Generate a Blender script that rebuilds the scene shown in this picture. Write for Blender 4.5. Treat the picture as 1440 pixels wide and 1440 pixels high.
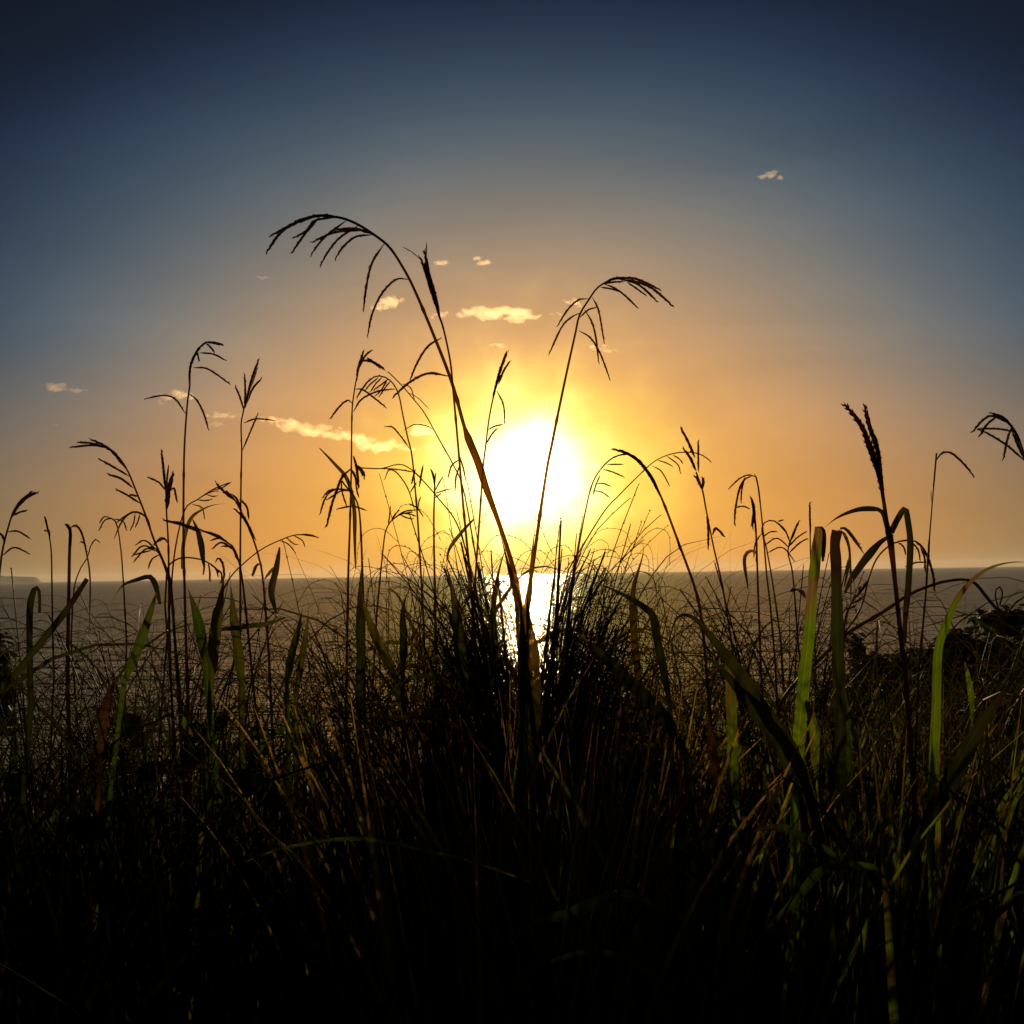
import bpy, math, random
from mathutils import Vector, Matrix, noise, Quaternion

for o in list(bpy.data.objects):
    bpy.data.objects.remove(o)
scene = bpy.context.scene
COL = scene.collection
R = math.radians
rnd = random.Random(7)

# ------------------------------------------------------------------ camera
F = 1544.0                       # focal length in units of the 1440 px frame
CAMZ = 1.05
CAM = Vector((0, 0, CAMZ))
pitch, roll = R(3.2), R(0.92)
fw = Vector((0, math.cos(pitch), math.sin(pitch)))
r0 = Vector((1, 0, 0))
u0 = r0.cross(fw)
rt = r0 * math.cos(roll) - u0 * math.sin(roll)
up = u0 * math.cos(roll) + r0 * math.sin(roll)
cd = bpy.data.cameras.new("camera")
cam = bpy.data.objects.new("camera", cd)
COL.objects.link(cam)
cd.sensor_width = 36
cd.lens = 36 * F / 1440
cd.clip_start = 0.05
cd.clip_end = 30000
M = Matrix((rt, up, -fw)).transposed().to_4x4()
M.translation = CAM
cam.matrix_world = M
scene.camera = cam


def at(px, py, D):
    return CAM + (fw + rt * ((px - 720) / F) + up * ((720 - py) / F)) * D


# ------------------------------------------------------------------ light
sun_dir = (at(739, 670, 1) - CAM).normalized()
S_EL = math.asin(sun_dir.z)
S_AZ = math.atan2(sun_dir.x, sun_dir.y)
sl = bpy.data.lights.new("sun", 'SUN')
sl.energy = 3.0
sl.angle = R(0.53)
sl.color = (1.0, 0.66, 0.32)
so = bpy.data.objects.new("sun", sl)
COL.objects.link(so)
so.rotation_euler = sun_dir.to_track_quat('Z', 'Y').to_euler()

w = bpy.data.worlds.new("World")
scene.world = w
w.use_nodes = True
nt = w.node_tree
nt.nodes.clear()


def N(tree, t, **kw):
    n = tree.nodes.new(t)
    for k, v in kw.items():
        setattr(n, k, v)
    return n


def math_node(tree, op, a, b=None, clamp=False):
    n = N(tree, 'ShaderNodeMath', operation=op, use_clamp=clamp)
    for i, v in enumerate((a, b)):
        if v is None:
            continue
        if isinstance(v, (int, float)):
            n.inputs[i].default_value = v
        else:
            tree.links.new(v, n.inputs[i])
    return n.outputs[0]


def lin(c):
    return tuple(((v / 255) / 12.92 if v / 255 <= 0.04045 else ((v / 255 + 0.055) / 1.055) ** 2.4) for v in c)


def ramp(tree, fac, stops, interp='LINEAR'):
    n = N(tree, 'ShaderNodeValToRGB')
    cr = n.color_ramp
    cr.interpolation = interp
    while len(cr.elements) > 1:
        cr.elements.remove(cr.elements[-1])
    first = True
    for p, c in stops:
        e = cr.elements[0] if first else cr.elements.new(p)
        first = False
        e.position = p
        e.color = (*c, 1)
    tree.links.new(fac, n.inputs[0])
    return n.outputs[0]


tc = N(nt, 'ShaderNodeTexCoord')
sx = N(nt, 'ShaderNodeSeparateXYZ')
nt.links.new(tc.outputs['Generated'], sx.inputs[0])
DEG = 180 / math.pi
az = math_node(nt, 'ARCTAN2', sx.outputs[0], sx.outputs[1])
el = math_node(nt, 'ARCSINE', sx.outputs[2])
da = math_node(nt, 'MULTIPLY', math_node(nt, 'SUBTRACT', az, S_AZ), DEG)
eld = math_node(nt, 'MULTIPLY', el, DEG)
de = math_node(nt, 'SUBTRACT', eld, S_EL * DEG)
da2 = math_node(nt, 'MULTIPLY', da, da)
de2 = math_node(nt, 'MULTIPLY', de, de)
d = math_node(nt, 'SQRT', math_node(nt, 'ADD', de2, math_node(nt, 'MULTIPLY', da2, 0.44)))
th = math_node(nt, 'SQRT', math_node(nt, 'ADD', de2, da2))
d40 = math_node(nt, 'DIVIDE', d, 40.0, True)
cool = [(0, (255, 225, 120)), (4, (252, 206, 96)), (5.5, (243, 184, 104)), (7, (224, 165, 106)), (10, (180, 146, 111)),
        (13, (138, 128, 116)), (16, (95, 105, 111)), (19, (58, 77, 95)), (22.5, (25, 42, 66)), (25, (13, 26, 45)),
        (30, (3, 8, 19)), (40, (4, 7, 13))]
warm = [(0, (255, 220, 96)), (3.8, (255, 208, 80)), (5, (250, 186, 70)), (6.4, (242, 170, 66)), (9.6, (220, 148, 66)), (12.8, (190, 132, 70)),
        (16.6, (148, 118, 76)), (20, (104, 90, 66)), (29, (46, 40, 34)), (40, (18, 18, 18))]
c1 = ramp(nt, d40, [(p / 40, lin(c)) for p, c in cool], 'B_SPLINE')
c2 = ramp(nt, d40, [(p / 40, lin(c)) for p, c in warm], 'B_SPLINE')
mr = N(nt, 'ShaderNodeMapRange', interpolation_type='SMOOTHSTEP')
nt.links.new(eld, mr.inputs[0])
mr.inputs[1].default_value = 0.0
mr.inputs[2].default_value = 13.0
mx = N(nt, 'ShaderNodeMix', data_type='RGBA')
nt.links.new(mr.outputs[0], mx.inputs[0])
nt.links.new(c2, mx.inputs[6])
nt.links.new(c1, mx.inputs[7])
# bright aureole right round the sun, broken by thin vapour
nr = N(nt, 'ShaderNodeTexNoise'); nt.links.new(tc.outputs['Generated'], nr.inputs[0]); nr.inputs['Scale'].default_value = 24.0; nr.inputs['Detail'].default_value = 4
th = math_node(nt, 'MULTIPLY', th, math_node(nt, 'ADD', math_node(nt, 'MULTIPLY', nr.outputs[0], 0.9), 0.55))
g1 = math_node(nt, 'MULTIPLY', math_node(nt, 'EXPONENT', math_node(nt, 'DIVIDE', th, -0.95)), 15.0)
g2 = math_node(nt, 'MULTIPLY', math_node(nt, 'EXPONENT', math_node(nt, 'MULTIPLY', math_node(nt, 'POWER', math_node(nt, 'DIVIDE', th, 4.5), 2.0), -1.0)), 1.0)
v1 = N(nt, 'ShaderNodeVectorMath', operation='SCALE'); v1.inputs[0].default_value = (1, 0.95, 0.72); nt.links.new(g1, v1.inputs['Scale'])
v2 = N(nt, 'ShaderNodeVectorMath', operation='SCALE'); v2.inputs[0].default_value = (1.0, 0.76, 0.05); nt.links.new(g2, v2.inputs['Scale'])
va = N(nt, 'ShaderNodeVectorMath', operation='ADD'); nt.links.new(v1.outputs[0], va.inputs[0]); nt.links.new(v2.outputs[0], va.inputs[1])
vb = N(nt, 'ShaderNodeVectorMath', operation='ADD'); nt.links.new(va.outputs[0], vb.inputs[0]); nt.links.new(mx.outputs[2], vb.inputs[1])
# thin uneven high cloud and dust in the air: soft bands
mpw = N(nt, 'ShaderNodeMapping'); nt.links.new(tc.outputs['Generated'], mpw.inputs[0]); mpw.inputs['Scale'].default_value = (2.2, 2.2, 9.0); mpw.inputs['Rotation'].default_value = (0.12, 0.1, 0)
nw = N(nt, 'ShaderNodeTexNoise'); nt.links.new(mpw.outputs[0], nw.inputs[0]); nw.inputs['Scale'].default_value = 1.6; nw.inputs['Detail'].default_value = 5; nw.inputs['Roughness'].default_value = 0.55; nw.inputs['Distortion'].default_value = 0.6
nk = math_node(nt, 'ADD', math_node(nt, 'MULTIPLY', nw.outputs[0], 0.36), 0.82)
vc = N(nt, 'ShaderNodeVectorMath', operation='SCALE'); nt.links.new(vb.outputs[0], vc.inputs[0]); nt.links.new(nk, vc.inputs['Scale'])
bg = N(nt, 'ShaderNodeBackground'); nt.links.new(vc.outputs[0], bg.inputs[0]); bg.inputs[1].default_value = 1.0
sky = N(nt, 'ShaderNodeTexSky', sky_type='NISHITA', sun_disc=False)
sky.sun_elevation = S_EL
sky.sun_rotation = S_AZ
bg2 = N(nt, 'ShaderNodeBackground'); nt.links.new(sky.outputs[0], bg2.inputs[0]); bg2.inputs[1].default_value = 0.001
ad = N(nt, 'ShaderNodeAddShader'); nt.links.new(bg.outputs[0], ad.inputs[0]); nt.links.new(bg2.outputs[0], ad.inputs[1])
wo = N(nt, 'ShaderNodeOutputWorld'); nt.links.new(ad.outputs[0], wo.inputs[0])

vs = scene.view_settings
vs.view_transform = 'Standard'
vs.look = 'None'
vs.exposure = 0.0
vs.gamma = 1.0
vs.use_curve_mapping = False
scene.render.engine = 'CYCLES'
cy = scene.cycles
cy.use_denoising = True
cy.max_bounces = 8
cy.transparent_max_bounces = 24
cy.volume_bounces = 1
cy.sample_clamp_indirect = 4


# ------------------------------------------------------------------ materials
def new_mat(name):
    m = bpy.data.materials.new(name)
    m.use_nodes = True
    m.node_tree.nodes.clear()
    return m, m.node_tree, N(m.node_tree, 'ShaderNodeOutputMaterial')


def plant_mat(name, dif, tra, gloss=0.06, rough=0.35, fwd=0.03, fcol=(1.0, 0.62, 0.2), streak=0.5, gcol=(0.8, 0.85, 0.9), thin=0.1):
    """thin plant tissue: a dark diffuse face, light coming through from behind and a waxy, dewy gloss"""
    m, t, out = new_mat(name)
    tcn = N(t, 'ShaderNodeTexCoord')
    mp = N(t, 'ShaderNodeMapping')
    t.links.new(tcn.outputs['UV'], mp.inputs[0])
    mp.inputs['Scale'].default_value = (26, 1.2, 1)
    nz = N(t, 'ShaderNodeTexNoise'); t.links.new(mp.outputs[0], nz.inputs[0]); nz.inputs['Scale'].default_value = 1.0
    nz.inputs['Detail'].default_value = 4
    nb = N(t, 'ShaderNodeTexNoise'); t.links.new(tcn.outputs['Object'], nb.inputs[0]); nb.inputs['Scale'].default_value = 14.0
    oi = N(t, 'ShaderNodeObjectInfo')
    k = math_node(t, 'ADD', math_node(t, 'MULTIPLY', nz.outputs[0], streak), math_node(t, 'MULTIPLY', nb.outputs[0], 0.7))
    k = math_node(t, 'ADD', k, math_node(t, 'MULTIPLY', oi.outputs['Random'], 0.4))
    k = math_node(t, 'ADD', k, 0.2)

    suv = N(t, 'ShaderNodeSeparateXYZ'); t.links.new(tcn.outputs['UV'], suv.inputs[0])
    brown = None
    if streak > 0.6:
        # pale midrib, and tips and spots that have died back brown
        rib = math_node(t, 'SUBTRACT', 1.0, math_node(t, 'MULTIPLY', math_node(t, 'ABSOLUTE', math_node(t, 'SUBTRACT', suv.outputs[0], 0.5)), 14.0), True)
        k = math_node(t, 'ADD', k, math_node(t, 'MULTIPLY', rib, 0.8))
        sp = N(t, 'ShaderNodeTexNoise'); t.links.new(tcn.outputs['Object'], sp.inputs[0]); sp.inputs['Scale'].default_value = 30.0; sp.inputs['Detail'].default_value = 3
        bz = math_node(t, 'ADD', math_node(t, 'MULTIPLY', suv.outputs[1], 1.0), math_node(t, 'MULTIPLY', sp.outputs[0], 1.5))
        bm_ = N(t, 'ShaderNodeMapRange', interpolation_type='SMOOTHSTEP'); t.links.new(bz, bm_.inputs[0])
        bm_.inputs[1].default_value = 1.35; bm_.inputs[2].default_value = 1.75
        brown = bm_.outputs[0]

    def tint(c):
        v = N(t, 'ShaderNodeVectorMath', operation='SCALE'); v.inputs[0].default_value = c
        if brown is not None:
            mm = N(t, 'ShaderNodeMix', data_type='RGBA'); t.links.new(brown, mm.inputs[0])
            mm.inputs[6].default_value = (*c, 1); mm.inputs[7].default_value = (max(c) * .85, max(c) * .5, max(c) * .18, 1)
            t.links.new(mm.outputs[2], v.inputs[0])
        t.links.new(k, v.inputs['Scale'])
        return v.outputs[0]
    df = N(t, 'ShaderNodeBsdfDiffuse'); t.links.new(tint(dif), df.inputs[0])
    tr = N(t, 'ShaderNodeBsdfTranslucent'); t.links.new(tint(tra), tr.inputs[0])
    a = N(t, 'ShaderNodeAddShader'); t.links.new(df.outputs[0], a.inputs[0]); t.links.new(tr.outputs[0], a.inputs[1])
    gl = N(t, 'ShaderNodeBsdfGlossy'); gl.inputs[0].default_value = (*gcol, 1); gl.inputs['Roughness'].default_value = rough
    x = N(t, 'ShaderNodeMixShader'); x.inputs[0].default_value = gloss
    t.links.new(a.outputs[0], x.inputs[1]); t.links.new(gl.outputs[0], x.inputs[2])
    rf = N(t, 'ShaderNodeBsdfRefraction'); rf.inputs[0].default_value = (*fcol, 1)
    rf.inputs['Roughness'].default_value = 0.75; rf.inputs['IOR'].default_value = 1.22
    y = N(t, 'ShaderNodeMixShader'); y.inputs[0].default_value = fwd
    t.links.new(x.outputs[0], y.inputs[1]); t.links.new(rf.outputs[0], y.inputs[2])
    tp = N(t, 'ShaderNodeBsdfTransparent'); tp.inputs[0].default_value = (1.0, 0.62, 0.22, 1)
    z = N(t, 'ShaderNodeMixShader'); z.inputs[0].default_value = thin
    t.links.new(y.outputs[0], z.inputs[1]); t.links.new(tp.outputs[0], z.inputs[2])
    t.links.new(z.outputs[0], out.inputs[0])
    return m


AMBER = (1.0, 0.42, 0.07)
MAT = {
    'stem': plant_mat('stem_skin', (0.026, 0.022, 0.010), (0.014, 0.010, 0.003), 0.03, 0.35, 0.004, AMBER, thin=0.16),
    'stalk': plant_mat('stalk_skin', (0.024, 0.020, 0.009), (0.014, 0.010, 0.003), 0.03, 0.4, 0.003, AMBER, thin=0.05),
    'seed': plant_mat('seed_husk', (0.026, 0.019, 0.010), (0.016, 0.010, 0.004), 0.02, 0.5, 0.004, AMBER, thin=0.16),
    'green': plant_mat('green_leaf', (0.022, 0.034, 0.006), (0.046, 0.080, 0.003), 0.03, 0.38, 0.0015, AMBER, 1.3, thin=0.01),
    'dull': plant_mat('dull_green_leaf', (0.018, 0.024, 0.006), (0.018, 0.034, 0.003), 0.03, 0.38, 0.0015, AMBER, 1.3, thin=0.01),
    'olive': plant_mat('olive_leaf', (0.022, 0.022, 0.007), (0.030, 0.034, 0.004), 0.03, 0.38, 0.0015, AMBER, 0.9, thin=0.015),
    'dark': plant_mat('dark_leaf', (0.012, 0.015, 0.007), (0.010, 0.013, 0.0025), 0.03, 0.38, 0.001, AMBER, 0.8, thin=0.006),
    'shade': plant_mat('shade_toned_leaf', (0.009, 0.011, 0.005), (0.003, 0.004, 0.0015), 0.006, 0.6, 0.0, thin=0.01),  # leaf colour turned down to paint in the foreground's darkness
    'dry': plant_mat('dry_leaf', (0.034, 0.022, 0.010), (0.020, 0.010, 0.003), 0.025, 0.5, 0.004, AMBER, 0.9, thin=0.02),
    'red': plant_mat('red_leaf', (0.05, 0.012, 0.010), (0.06, 0.008, 0.004), 0.03, 0.4, 0.0, thin=0.05),
    'gold': plant_mat('glow_tinted_leaf', (0.030, 0.026, 0.008), (0.19, 0.155, 0.016), 0.015, 0.55, 0.006, AMBER, 0.9, thin=0.01),  # the sun's warm glow is put into this leaf colour
    'shrub': plant_mat('shrub_leaf', (0.014, 0.016, 0.007), (0.012, 0.013, 0.005), 0.04, 0.4, 0.0, thin=0.0),
}


def water_mat():
    m, t, out = new_mat('sea_water')
    fr = N(t, 'ShaderNodeFresnel'); fr.inputs['IOR'].default_value = 1.55
    body = N(t, 'ShaderNodeBsdfDiffuse'); body.inputs[0].default_value = (0.07, 0.12, 0.16, 1)
    shine = N(t, 'ShaderNodeBsdfGlossy'); shine.inputs[0].default_value = (0.96, 1.0, 1.0, 1); shine.inputs['Roughness'].default_value = 0.12
    p = N(t, 'ShaderNodeMixShader'); t.links.new(fr.outputs[0], p.inputs[0]); t.links.new(body.outputs[0], p.inputs[1]); t.links.new(shine.outputs[0], p.inputs[2])
    g = N(t, 'ShaderNodeNewGeometry')

    def nz(sc, stretch, det):
        mp = N(t, 'ShaderNodeMapping'); t.links.new(g.outputs['Position'], mp.inputs[0])
        mp.inputs['Scale'].default_value = (sc * stretch, sc, sc)
        mp.inputs['Rotation'].default_value = (0, 0, R(6))
        n = N(t, 'ShaderNodeTexNoise'); t.links.new(mp.outputs[0], n.inputs[0])
        n.inputs['Scale'].default_value = 1; n.inputs['Detail'].default_value = det; n.inputs['Roughness'].default_value = 0.55
        return n.outputs[0]
    h = math_node(t, 'MULTIPLY', nz(0.05, 0.16, 2), 4.5)
    h = math_node(t, 'ADD', h, math_node(t, 'MULTIPLY', nz(0.22, 0.13, 3), 3.4))
    h = math_node(t, 'ADD', h, math_node(t, 'MULTIPLY', nz(1.1, 0.14, 4), 0.5))
    b = N(t, 'ShaderNodeBump'); b.inputs['Strength'].default_value = 1.0; b.inputs['Distance'].default_value = 1.4
    t.links.new(h, b.inputs['Height'])
    for nd in (fr, body, shine):
        t.links.new(b.outputs[0], nd.inputs['Normal'])
    # surf near the shore
    sp = N(t, 'ShaderNodeSeparateXYZ'); t.links.new(g.outputs['Position'], sp.inputs[0])
    band = N(t, 'ShaderNodeMapRange', interpolation_type='SMOOTHSTEP'); t.links.new(sp.outputs[1], band.inputs[0])
    band.inputs[1].default_value = 92; band.inputs[2].default_value = 66
    fo = math_node(t, 'MULTIPLY', math_node(t, 'GREATER_THAN', nz(0.5, 0.28, 5), 0.56), band.outputs[0])
    df = N(t, 'ShaderNodeBsdfDiffuse'); df.inputs[0].default_value = (0.7, 0.72, 0.74, 1)
    x = N(t, 'ShaderNodeMixShader'); t.links.new(fo, x.inputs[0]); t.links.new(p.outputs[0], x.inputs[1]); t.links.new(df.outputs[0], x.inputs[2])
    t.links.new(x.outputs[0], out.inputs[0])
    return m


def soil_mat(name, c1, c2, scale):
    m, t, out = new_mat(name)
    g = N(t, 'ShaderNodeNewGeometry')
    n = N(t, 'ShaderNodeTexNoise'); t.links.new(g.outputs['Position'], n.inputs[0]); n.inputs['Scale'].default_value = scale; n.inputs['Detail'].default_value = 6
    rp = ramp(t, n.outputs[0], [(0.3, c1), (0.7, c2)])
    p = N(t, 'ShaderNodeBsdfPrincipled'); t.links.new(rp, p.inputs['Base Color']); p.inputs['Roughness'].default_value = 0.95
    b = N(t, 'ShaderNodeBump'); b.inputs['Strength'].default_value = 0.5; t.links.new(n.outputs[0], b.inputs['Height']); t.links.new(b.outputs[0], p.inputs['Normal'])
    t.links.new(p.outputs[0], out.inputs[0])
    return m


# ------------------------------------------------------------------ mesh helpers
class MB:
    def __init__(s):
        s.v, s.f, s.uv = [], [], []

    def quad(s, idx, uvs=None):
        s.f.append(idx)
        s.uv.append(uvs or [(0, 0)] * len(idx))

    def tube(s, pts, rad, n=6):
        base = len(s.v)
        k = len(pts)
        t0 = (pts[1] - pts[0]).normalized()
        ref = t0.orthogonal().normalized()
        for i, p in enumerate(pts):
            t = (pts[min(i + 1, k - 1)] - pts[max(i - 1, 0)])
            t = t.normalized() if t.length > 1e-9 else t0
            ref = (ref - t * ref.dot(t)).normalized()
            bi = t.cross(ref)
            r = rad[i] if isinstance(rad, (list, tuple)) else rad
            for j in range(n):
                a = 2 * math.pi * j / n
                s.v.append(p + (ref * math.cos(a) + bi * math.sin(a)) * r)
        for i in range(k - 1):
            for j in range(n):
                a, b = base + i * n + j, base + i * n + (j + 1) % n
                s.quad((a, b, b + n, a + n), [(j / n, i / k), ((j + 1) / n, i / k), ((j + 1) / n, (i + 1) / k), (j / n, (i + 1) / k)])
        s.quad(tuple(base + j for j in reversed(range(n))))
        s.quad(tuple(base + (k - 1) * n + j for j in range(n)))

    def grain(s, p, ax, L, W):
        """one small pointed husk"""
        o = ax.orthogonal().normalized()
        q = ax.cross(o)
        b = len(s.v)
        s.v += [p, p + ax * L * 0.45 + o * W, p + ax * L * 0.4 + q * W, p + ax * L * 0.45 - o * W, p + ax * L * 0.4 - q * W, p + ax * L]
        for i in range(4):
            j = (i + 1) % 4
            s.quad((b, b + 1 + j, b + 1 + i)); s.quad((b + 5, b + 1 + i, b + 1 + j))

    def ribbon(s, pts, wid, nrm, fold=0.25, twist=0.0, twist2=None):
        """a leaf blade: a strip with a folded midrib; wid per point, nrm is the way its face looks"""
        base = len(s.v)
        k = len(pts)
        for i, p in enumerate(pts):
            t = (pts[min(i + 1, k - 1)] - pts[max(i - 1, 0)])
            t = t.normalized() if t.length > 1e-9 else Vector((0, 0, 1))
            n = nrm - t * nrm.dot(t)
            if n.length < 1e-4:
                n = t.orthogonal()
            n.normalize()
            f = i / (k - 1)
            tw = twist if twist2 is None else twist + (twist2 - twist) * f
            n = Quaternion(t, tw) @ n
            sd = t.cross(n)
            h = wid[i] / 2
            for c, lift in ((-1, fold), (-0.5, fold * .42), (0, 0), (0.5, fold * .42), (1, fold)):
                s.v.append(p + sd * (c * h) + n * (lift * h))
        for i in range(k - 1):
            for j in range(4):
                a = base + i * 5 + j
                s.quad((a, a + 1, a + 6, a + 5), [(j / 4, i / k), ((j + 1) / 4, i / k), ((j + 1) / 4, (i + 1) / k), (j / 4, (i + 1) / k)])

    def build(s, name, mat, parent=None, smooth=True, origin=None):
        me = bpy.data.meshes.new(name)
        vv = s.v if origin is None else [v - origin for v in s.v]
        me.from_pydata([tuple(v) for v in vv], [], s.f)
        uvl = me.uv_layers.new(name='UVMap')
        flat = []
        for u in s.uv:
            for q in u:
                flat += [q[0], q[1]]
        uvl.data.foreach_set('uv', flat)
        me.polygons.foreach_set('use_smooth', [smooth] * len(me.polygons))
        me.materials.append(MAT[mat] if isinstance(mat, str) else mat)
        me.update()
        ob = bpy.data.objects.new(name, me)
        COL.objects.link(ob)
        if parent:
            ob.parent = parent
        if origin is not None:
            ob.location = origin
        return ob


def tag(o, label=None, cat=None, group=None, kind=None):
    if label: o['label'] = label
    if cat: o['category'] = cat
    if group: o['group'] = group
    if kind: o['kind'] = kind
    return o


def smooth_path(pts, step):
    """Catmull-Rom through the points, evenly resampled"""
    P = [Vector(p) for p in pts]
    if len(P) == 2:
        dense = [P[0].lerp(P[1], i / 20) for i in range(21)]
    else:
        P = [P[0] * 2 - P[1]] + P + [P[-1] * 2 - P[-2]]
        dense = []
        for i in range(1, len(P) - 2):
            a, b, c, e = P[i - 1], P[i], P[i + 1], P[i + 2]
            for k in range(12):
                t = k / 12
                dense.append(0.5 * ((2 * b) + (c - a) * t + (2 * a - 5 * b + 4 * c - e) * t * t + (3 * b - a - 3 * c + e) * t ** 3))
        dense.append(P[-2])
    out = [dense[0]]
    acc = 0
    for a, b in zip(dense, dense[1:]):
        L = (b - a).length
        if L < 1e-9:
            continue
        while acc + L >= step:
            t = (step - acc) / L
            a = a.lerp(b, t)
            L = (b - a).length
            out.append(a)
            acc = 0
            if L < 1e-9:
                break
        acc += L
    if (out[-1] - dense[-1]).length > step * 0.3 or len(out) < 3:
        out.append(dense[-1])
    if len(out) < 3:
        out = [dense[0], (dense[0] + dense[-1]) / 2, dense[-1]]
    return out


def sstep(a, b, x):
    t = max(0.0, min(1.0, (x - a) / (b - a)))
    return t * t * (3 - 2 * t)


def ground_z(x, y):
    z = -0.015 * max(y, 0) + 0.05 * noise.noise(Vector((x * 0.6, y * 0.6, 0)))
    z -= 13.0 * sstep(4.6, 62, y) ** 0.8 if y > 4.6 else 0
    return z


# ------------------------------------------------------------------ sea, ground, headland
def build_setting():
    mb = MB()
    xs = [-400, -200, -90, -45, -25, -14] + [i * 0.5 for i in range(-18, 19)] + [14, 25, 45, 90, 200, 400]
    ys = [-300, -120, -40, -15, -6] + [i * 0.5 for i in range(-4, 13)] + [7, 8, 10, 13, 17, 22, 28, 35, 43, 52, 62, 75, 100]
    for y in ys:
        for x in xs:
            mb.v.append(Vector((x, y, ground_z(x, y))))
    n = len(xs)
    for j in range(len(ys) - 1):
        for i in range(n - 1):
            a = j * n + i
            mb.quad((a, a + 1, a + n + 1, a + n))
    tag(mb.build('ground', soil_mat('dark_soil', (0.018, 0.014, 0.010), (0.05, 0.04, 0.028), 5.0)), kind='structure')
    sea = MB()
    rings = [5, 25, 60, 120, 300, 800, 2000, 5000, 9000]
    seg = 96
    for r in rings:
        for k in range(seg):
            a = 2 * math.pi * k / seg
            sea.v.append(Vector((r * math.cos(a), 60 + r * math.sin(a), -8.0)))
    for i in range(len(rings) - 1):
        for k in range(seg):
            a, b = i * seg + k, i * seg + (k + 1) % seg
            sea.quad((a, a + seg, b + seg, b))
    sea.quad(tuple(range(seg)))
    tag(sea.build('sea', water_mat()), kind='structure')
    # far headland low on the horizon at the left edge
    hb = MB()
    D = 6000
    prof = [(-260, 0), (-200, 9), (-120, 12), (-40, 12.5), (10, 11), (40, 9.5), (52, 8), (56, 4), (60, 0)]
    prof = [(p.x, p.y) for p in smooth_path([(a, b, 0) for a, b in prof], 6)]
    for k, dd in enumerate((0, 120, 700)):
        for px, h in prof:
            p = at(px, 812, D + dd)
            hh = max(0.0, h) * 3.6 * (0.0 if k == 0 else (1 if k == 1 else 0.9)) * (1 + 0.12 * noise.noise(Vector((px * .15, k, 0))))
            hb.v.append(Vector((p.x, p.y, -8.6 + hh)))
    n = len(prof)
    for k in range(2):
        for i in range(n - 1):
            a = k * n + i
            hb.quad((a, a + 1, a + n + 1, a + n))
    tag(hb.build('headland_hills', soil_mat('headland_rock', (0.05, 0.05, 0.035), (0.12, 0.10, 0.07), 0.02)), kind='structure')


build_setting()

# ------------------------------------------------------------------ clouds
def cloud_mat():
    m, t, out = new_mat('cloud_vapour')
    v = N(t, 'ShaderNodeVolumePrincipled')
    v.inputs['Color'].default_value = (1, 0.90, 0.70, 1)
    v.inputs['Density'].default_value = CLOUD_DENS
    v.inputs['Anisotropy'].default_value = 0.72
    t.links.new(v.outputs[0], out.inputs['Volume'])
    return m


CLOUD_DENS = 0.0046
CM = cloud_mat()
CD = 5200.0


def cloud(label, pts, h, n, seed):
    """pts: the line the puffs follow (frame units), h: their height"""
    rr = random.Random(seed)
    mpp = CD / F
    me = bpy.data.meshes.new('cloud')
    import bmesh
    bm = bmesh.new()
    path = smooth_path([(a, b, 0) for a, b in pts], max(1.0, sum(math.dist(p, q) for p, q in zip(pts, pts[1:])) / max(2, n * 1.6)))
    c0 = at(path[len(path) // 2].x, path[len(path) // 2].y, CD)
    for i, p in enumerate(path):
        f = i / max(1, len(path) - 1)
        env = (0.35 + 0.65 * math.sin(math.pi * min(1, max(0, f * 0.9 + 0.05))))
        for q in range(2):
            r = h * env * rr.uniform(0.10, 0.46)
            c = at(p.x + rr.uniform(-.4, .4) * h, p.y + rr.uniform(-.5, .35) * h * env, CD + rr.uniform(-.8, .8) * h * mpp)
            mat = Matrix.Translation(c - c0) @ Matrix.Diagonal((rr.uniform(1.2, 2.2), 1.3, rr.uniform(.55, .9), 1))
            bmesh.ops.create_icosphere(bm, subdivisions=3, radius=r * mpp, matrix=mat)
    bm.to_mesh(me)
    bm.free()
    tmp = bpy.data.objects.new('cloud_tmp', me)
    COL.objects.link(tmp)
    md = tmp.modifiers.new('r', 'REMESH')
    md.mode = 'VOXEL'
    md.voxel_size = max(1.6, h * mpp / 22)
    dg = bpy.context.evaluated_depsgraph_get()
    me2 = bpy.data.meshes.new_from_object(tmp.evaluated_get(dg))
    bpy.data.objects.remove(tmp)
    me2.name = 'cloud'
    s1 = 2.2 / (h * mpp)
    for v in me2.vertices:
        nn = noise.noise_vector(v.co * s1 + Vector((seed, 0, 0))) * 0.24 + noise.noise_vector(v.co * s1 * 2.4) * 0.085 + noise.noise_vector(v.co * s1 * 5) * 0.025
        v.co += nn * h * mpp
    me2.materials.clear()
    me2.materials.append(CM)
    ob = bpy.data.objects.new('cloud', me2)
    ob.location = c0
    COL.objects.link(ob)
    tag(ob, label, 'cloud', 'small sunlit clouds scattered over the sky')


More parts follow.
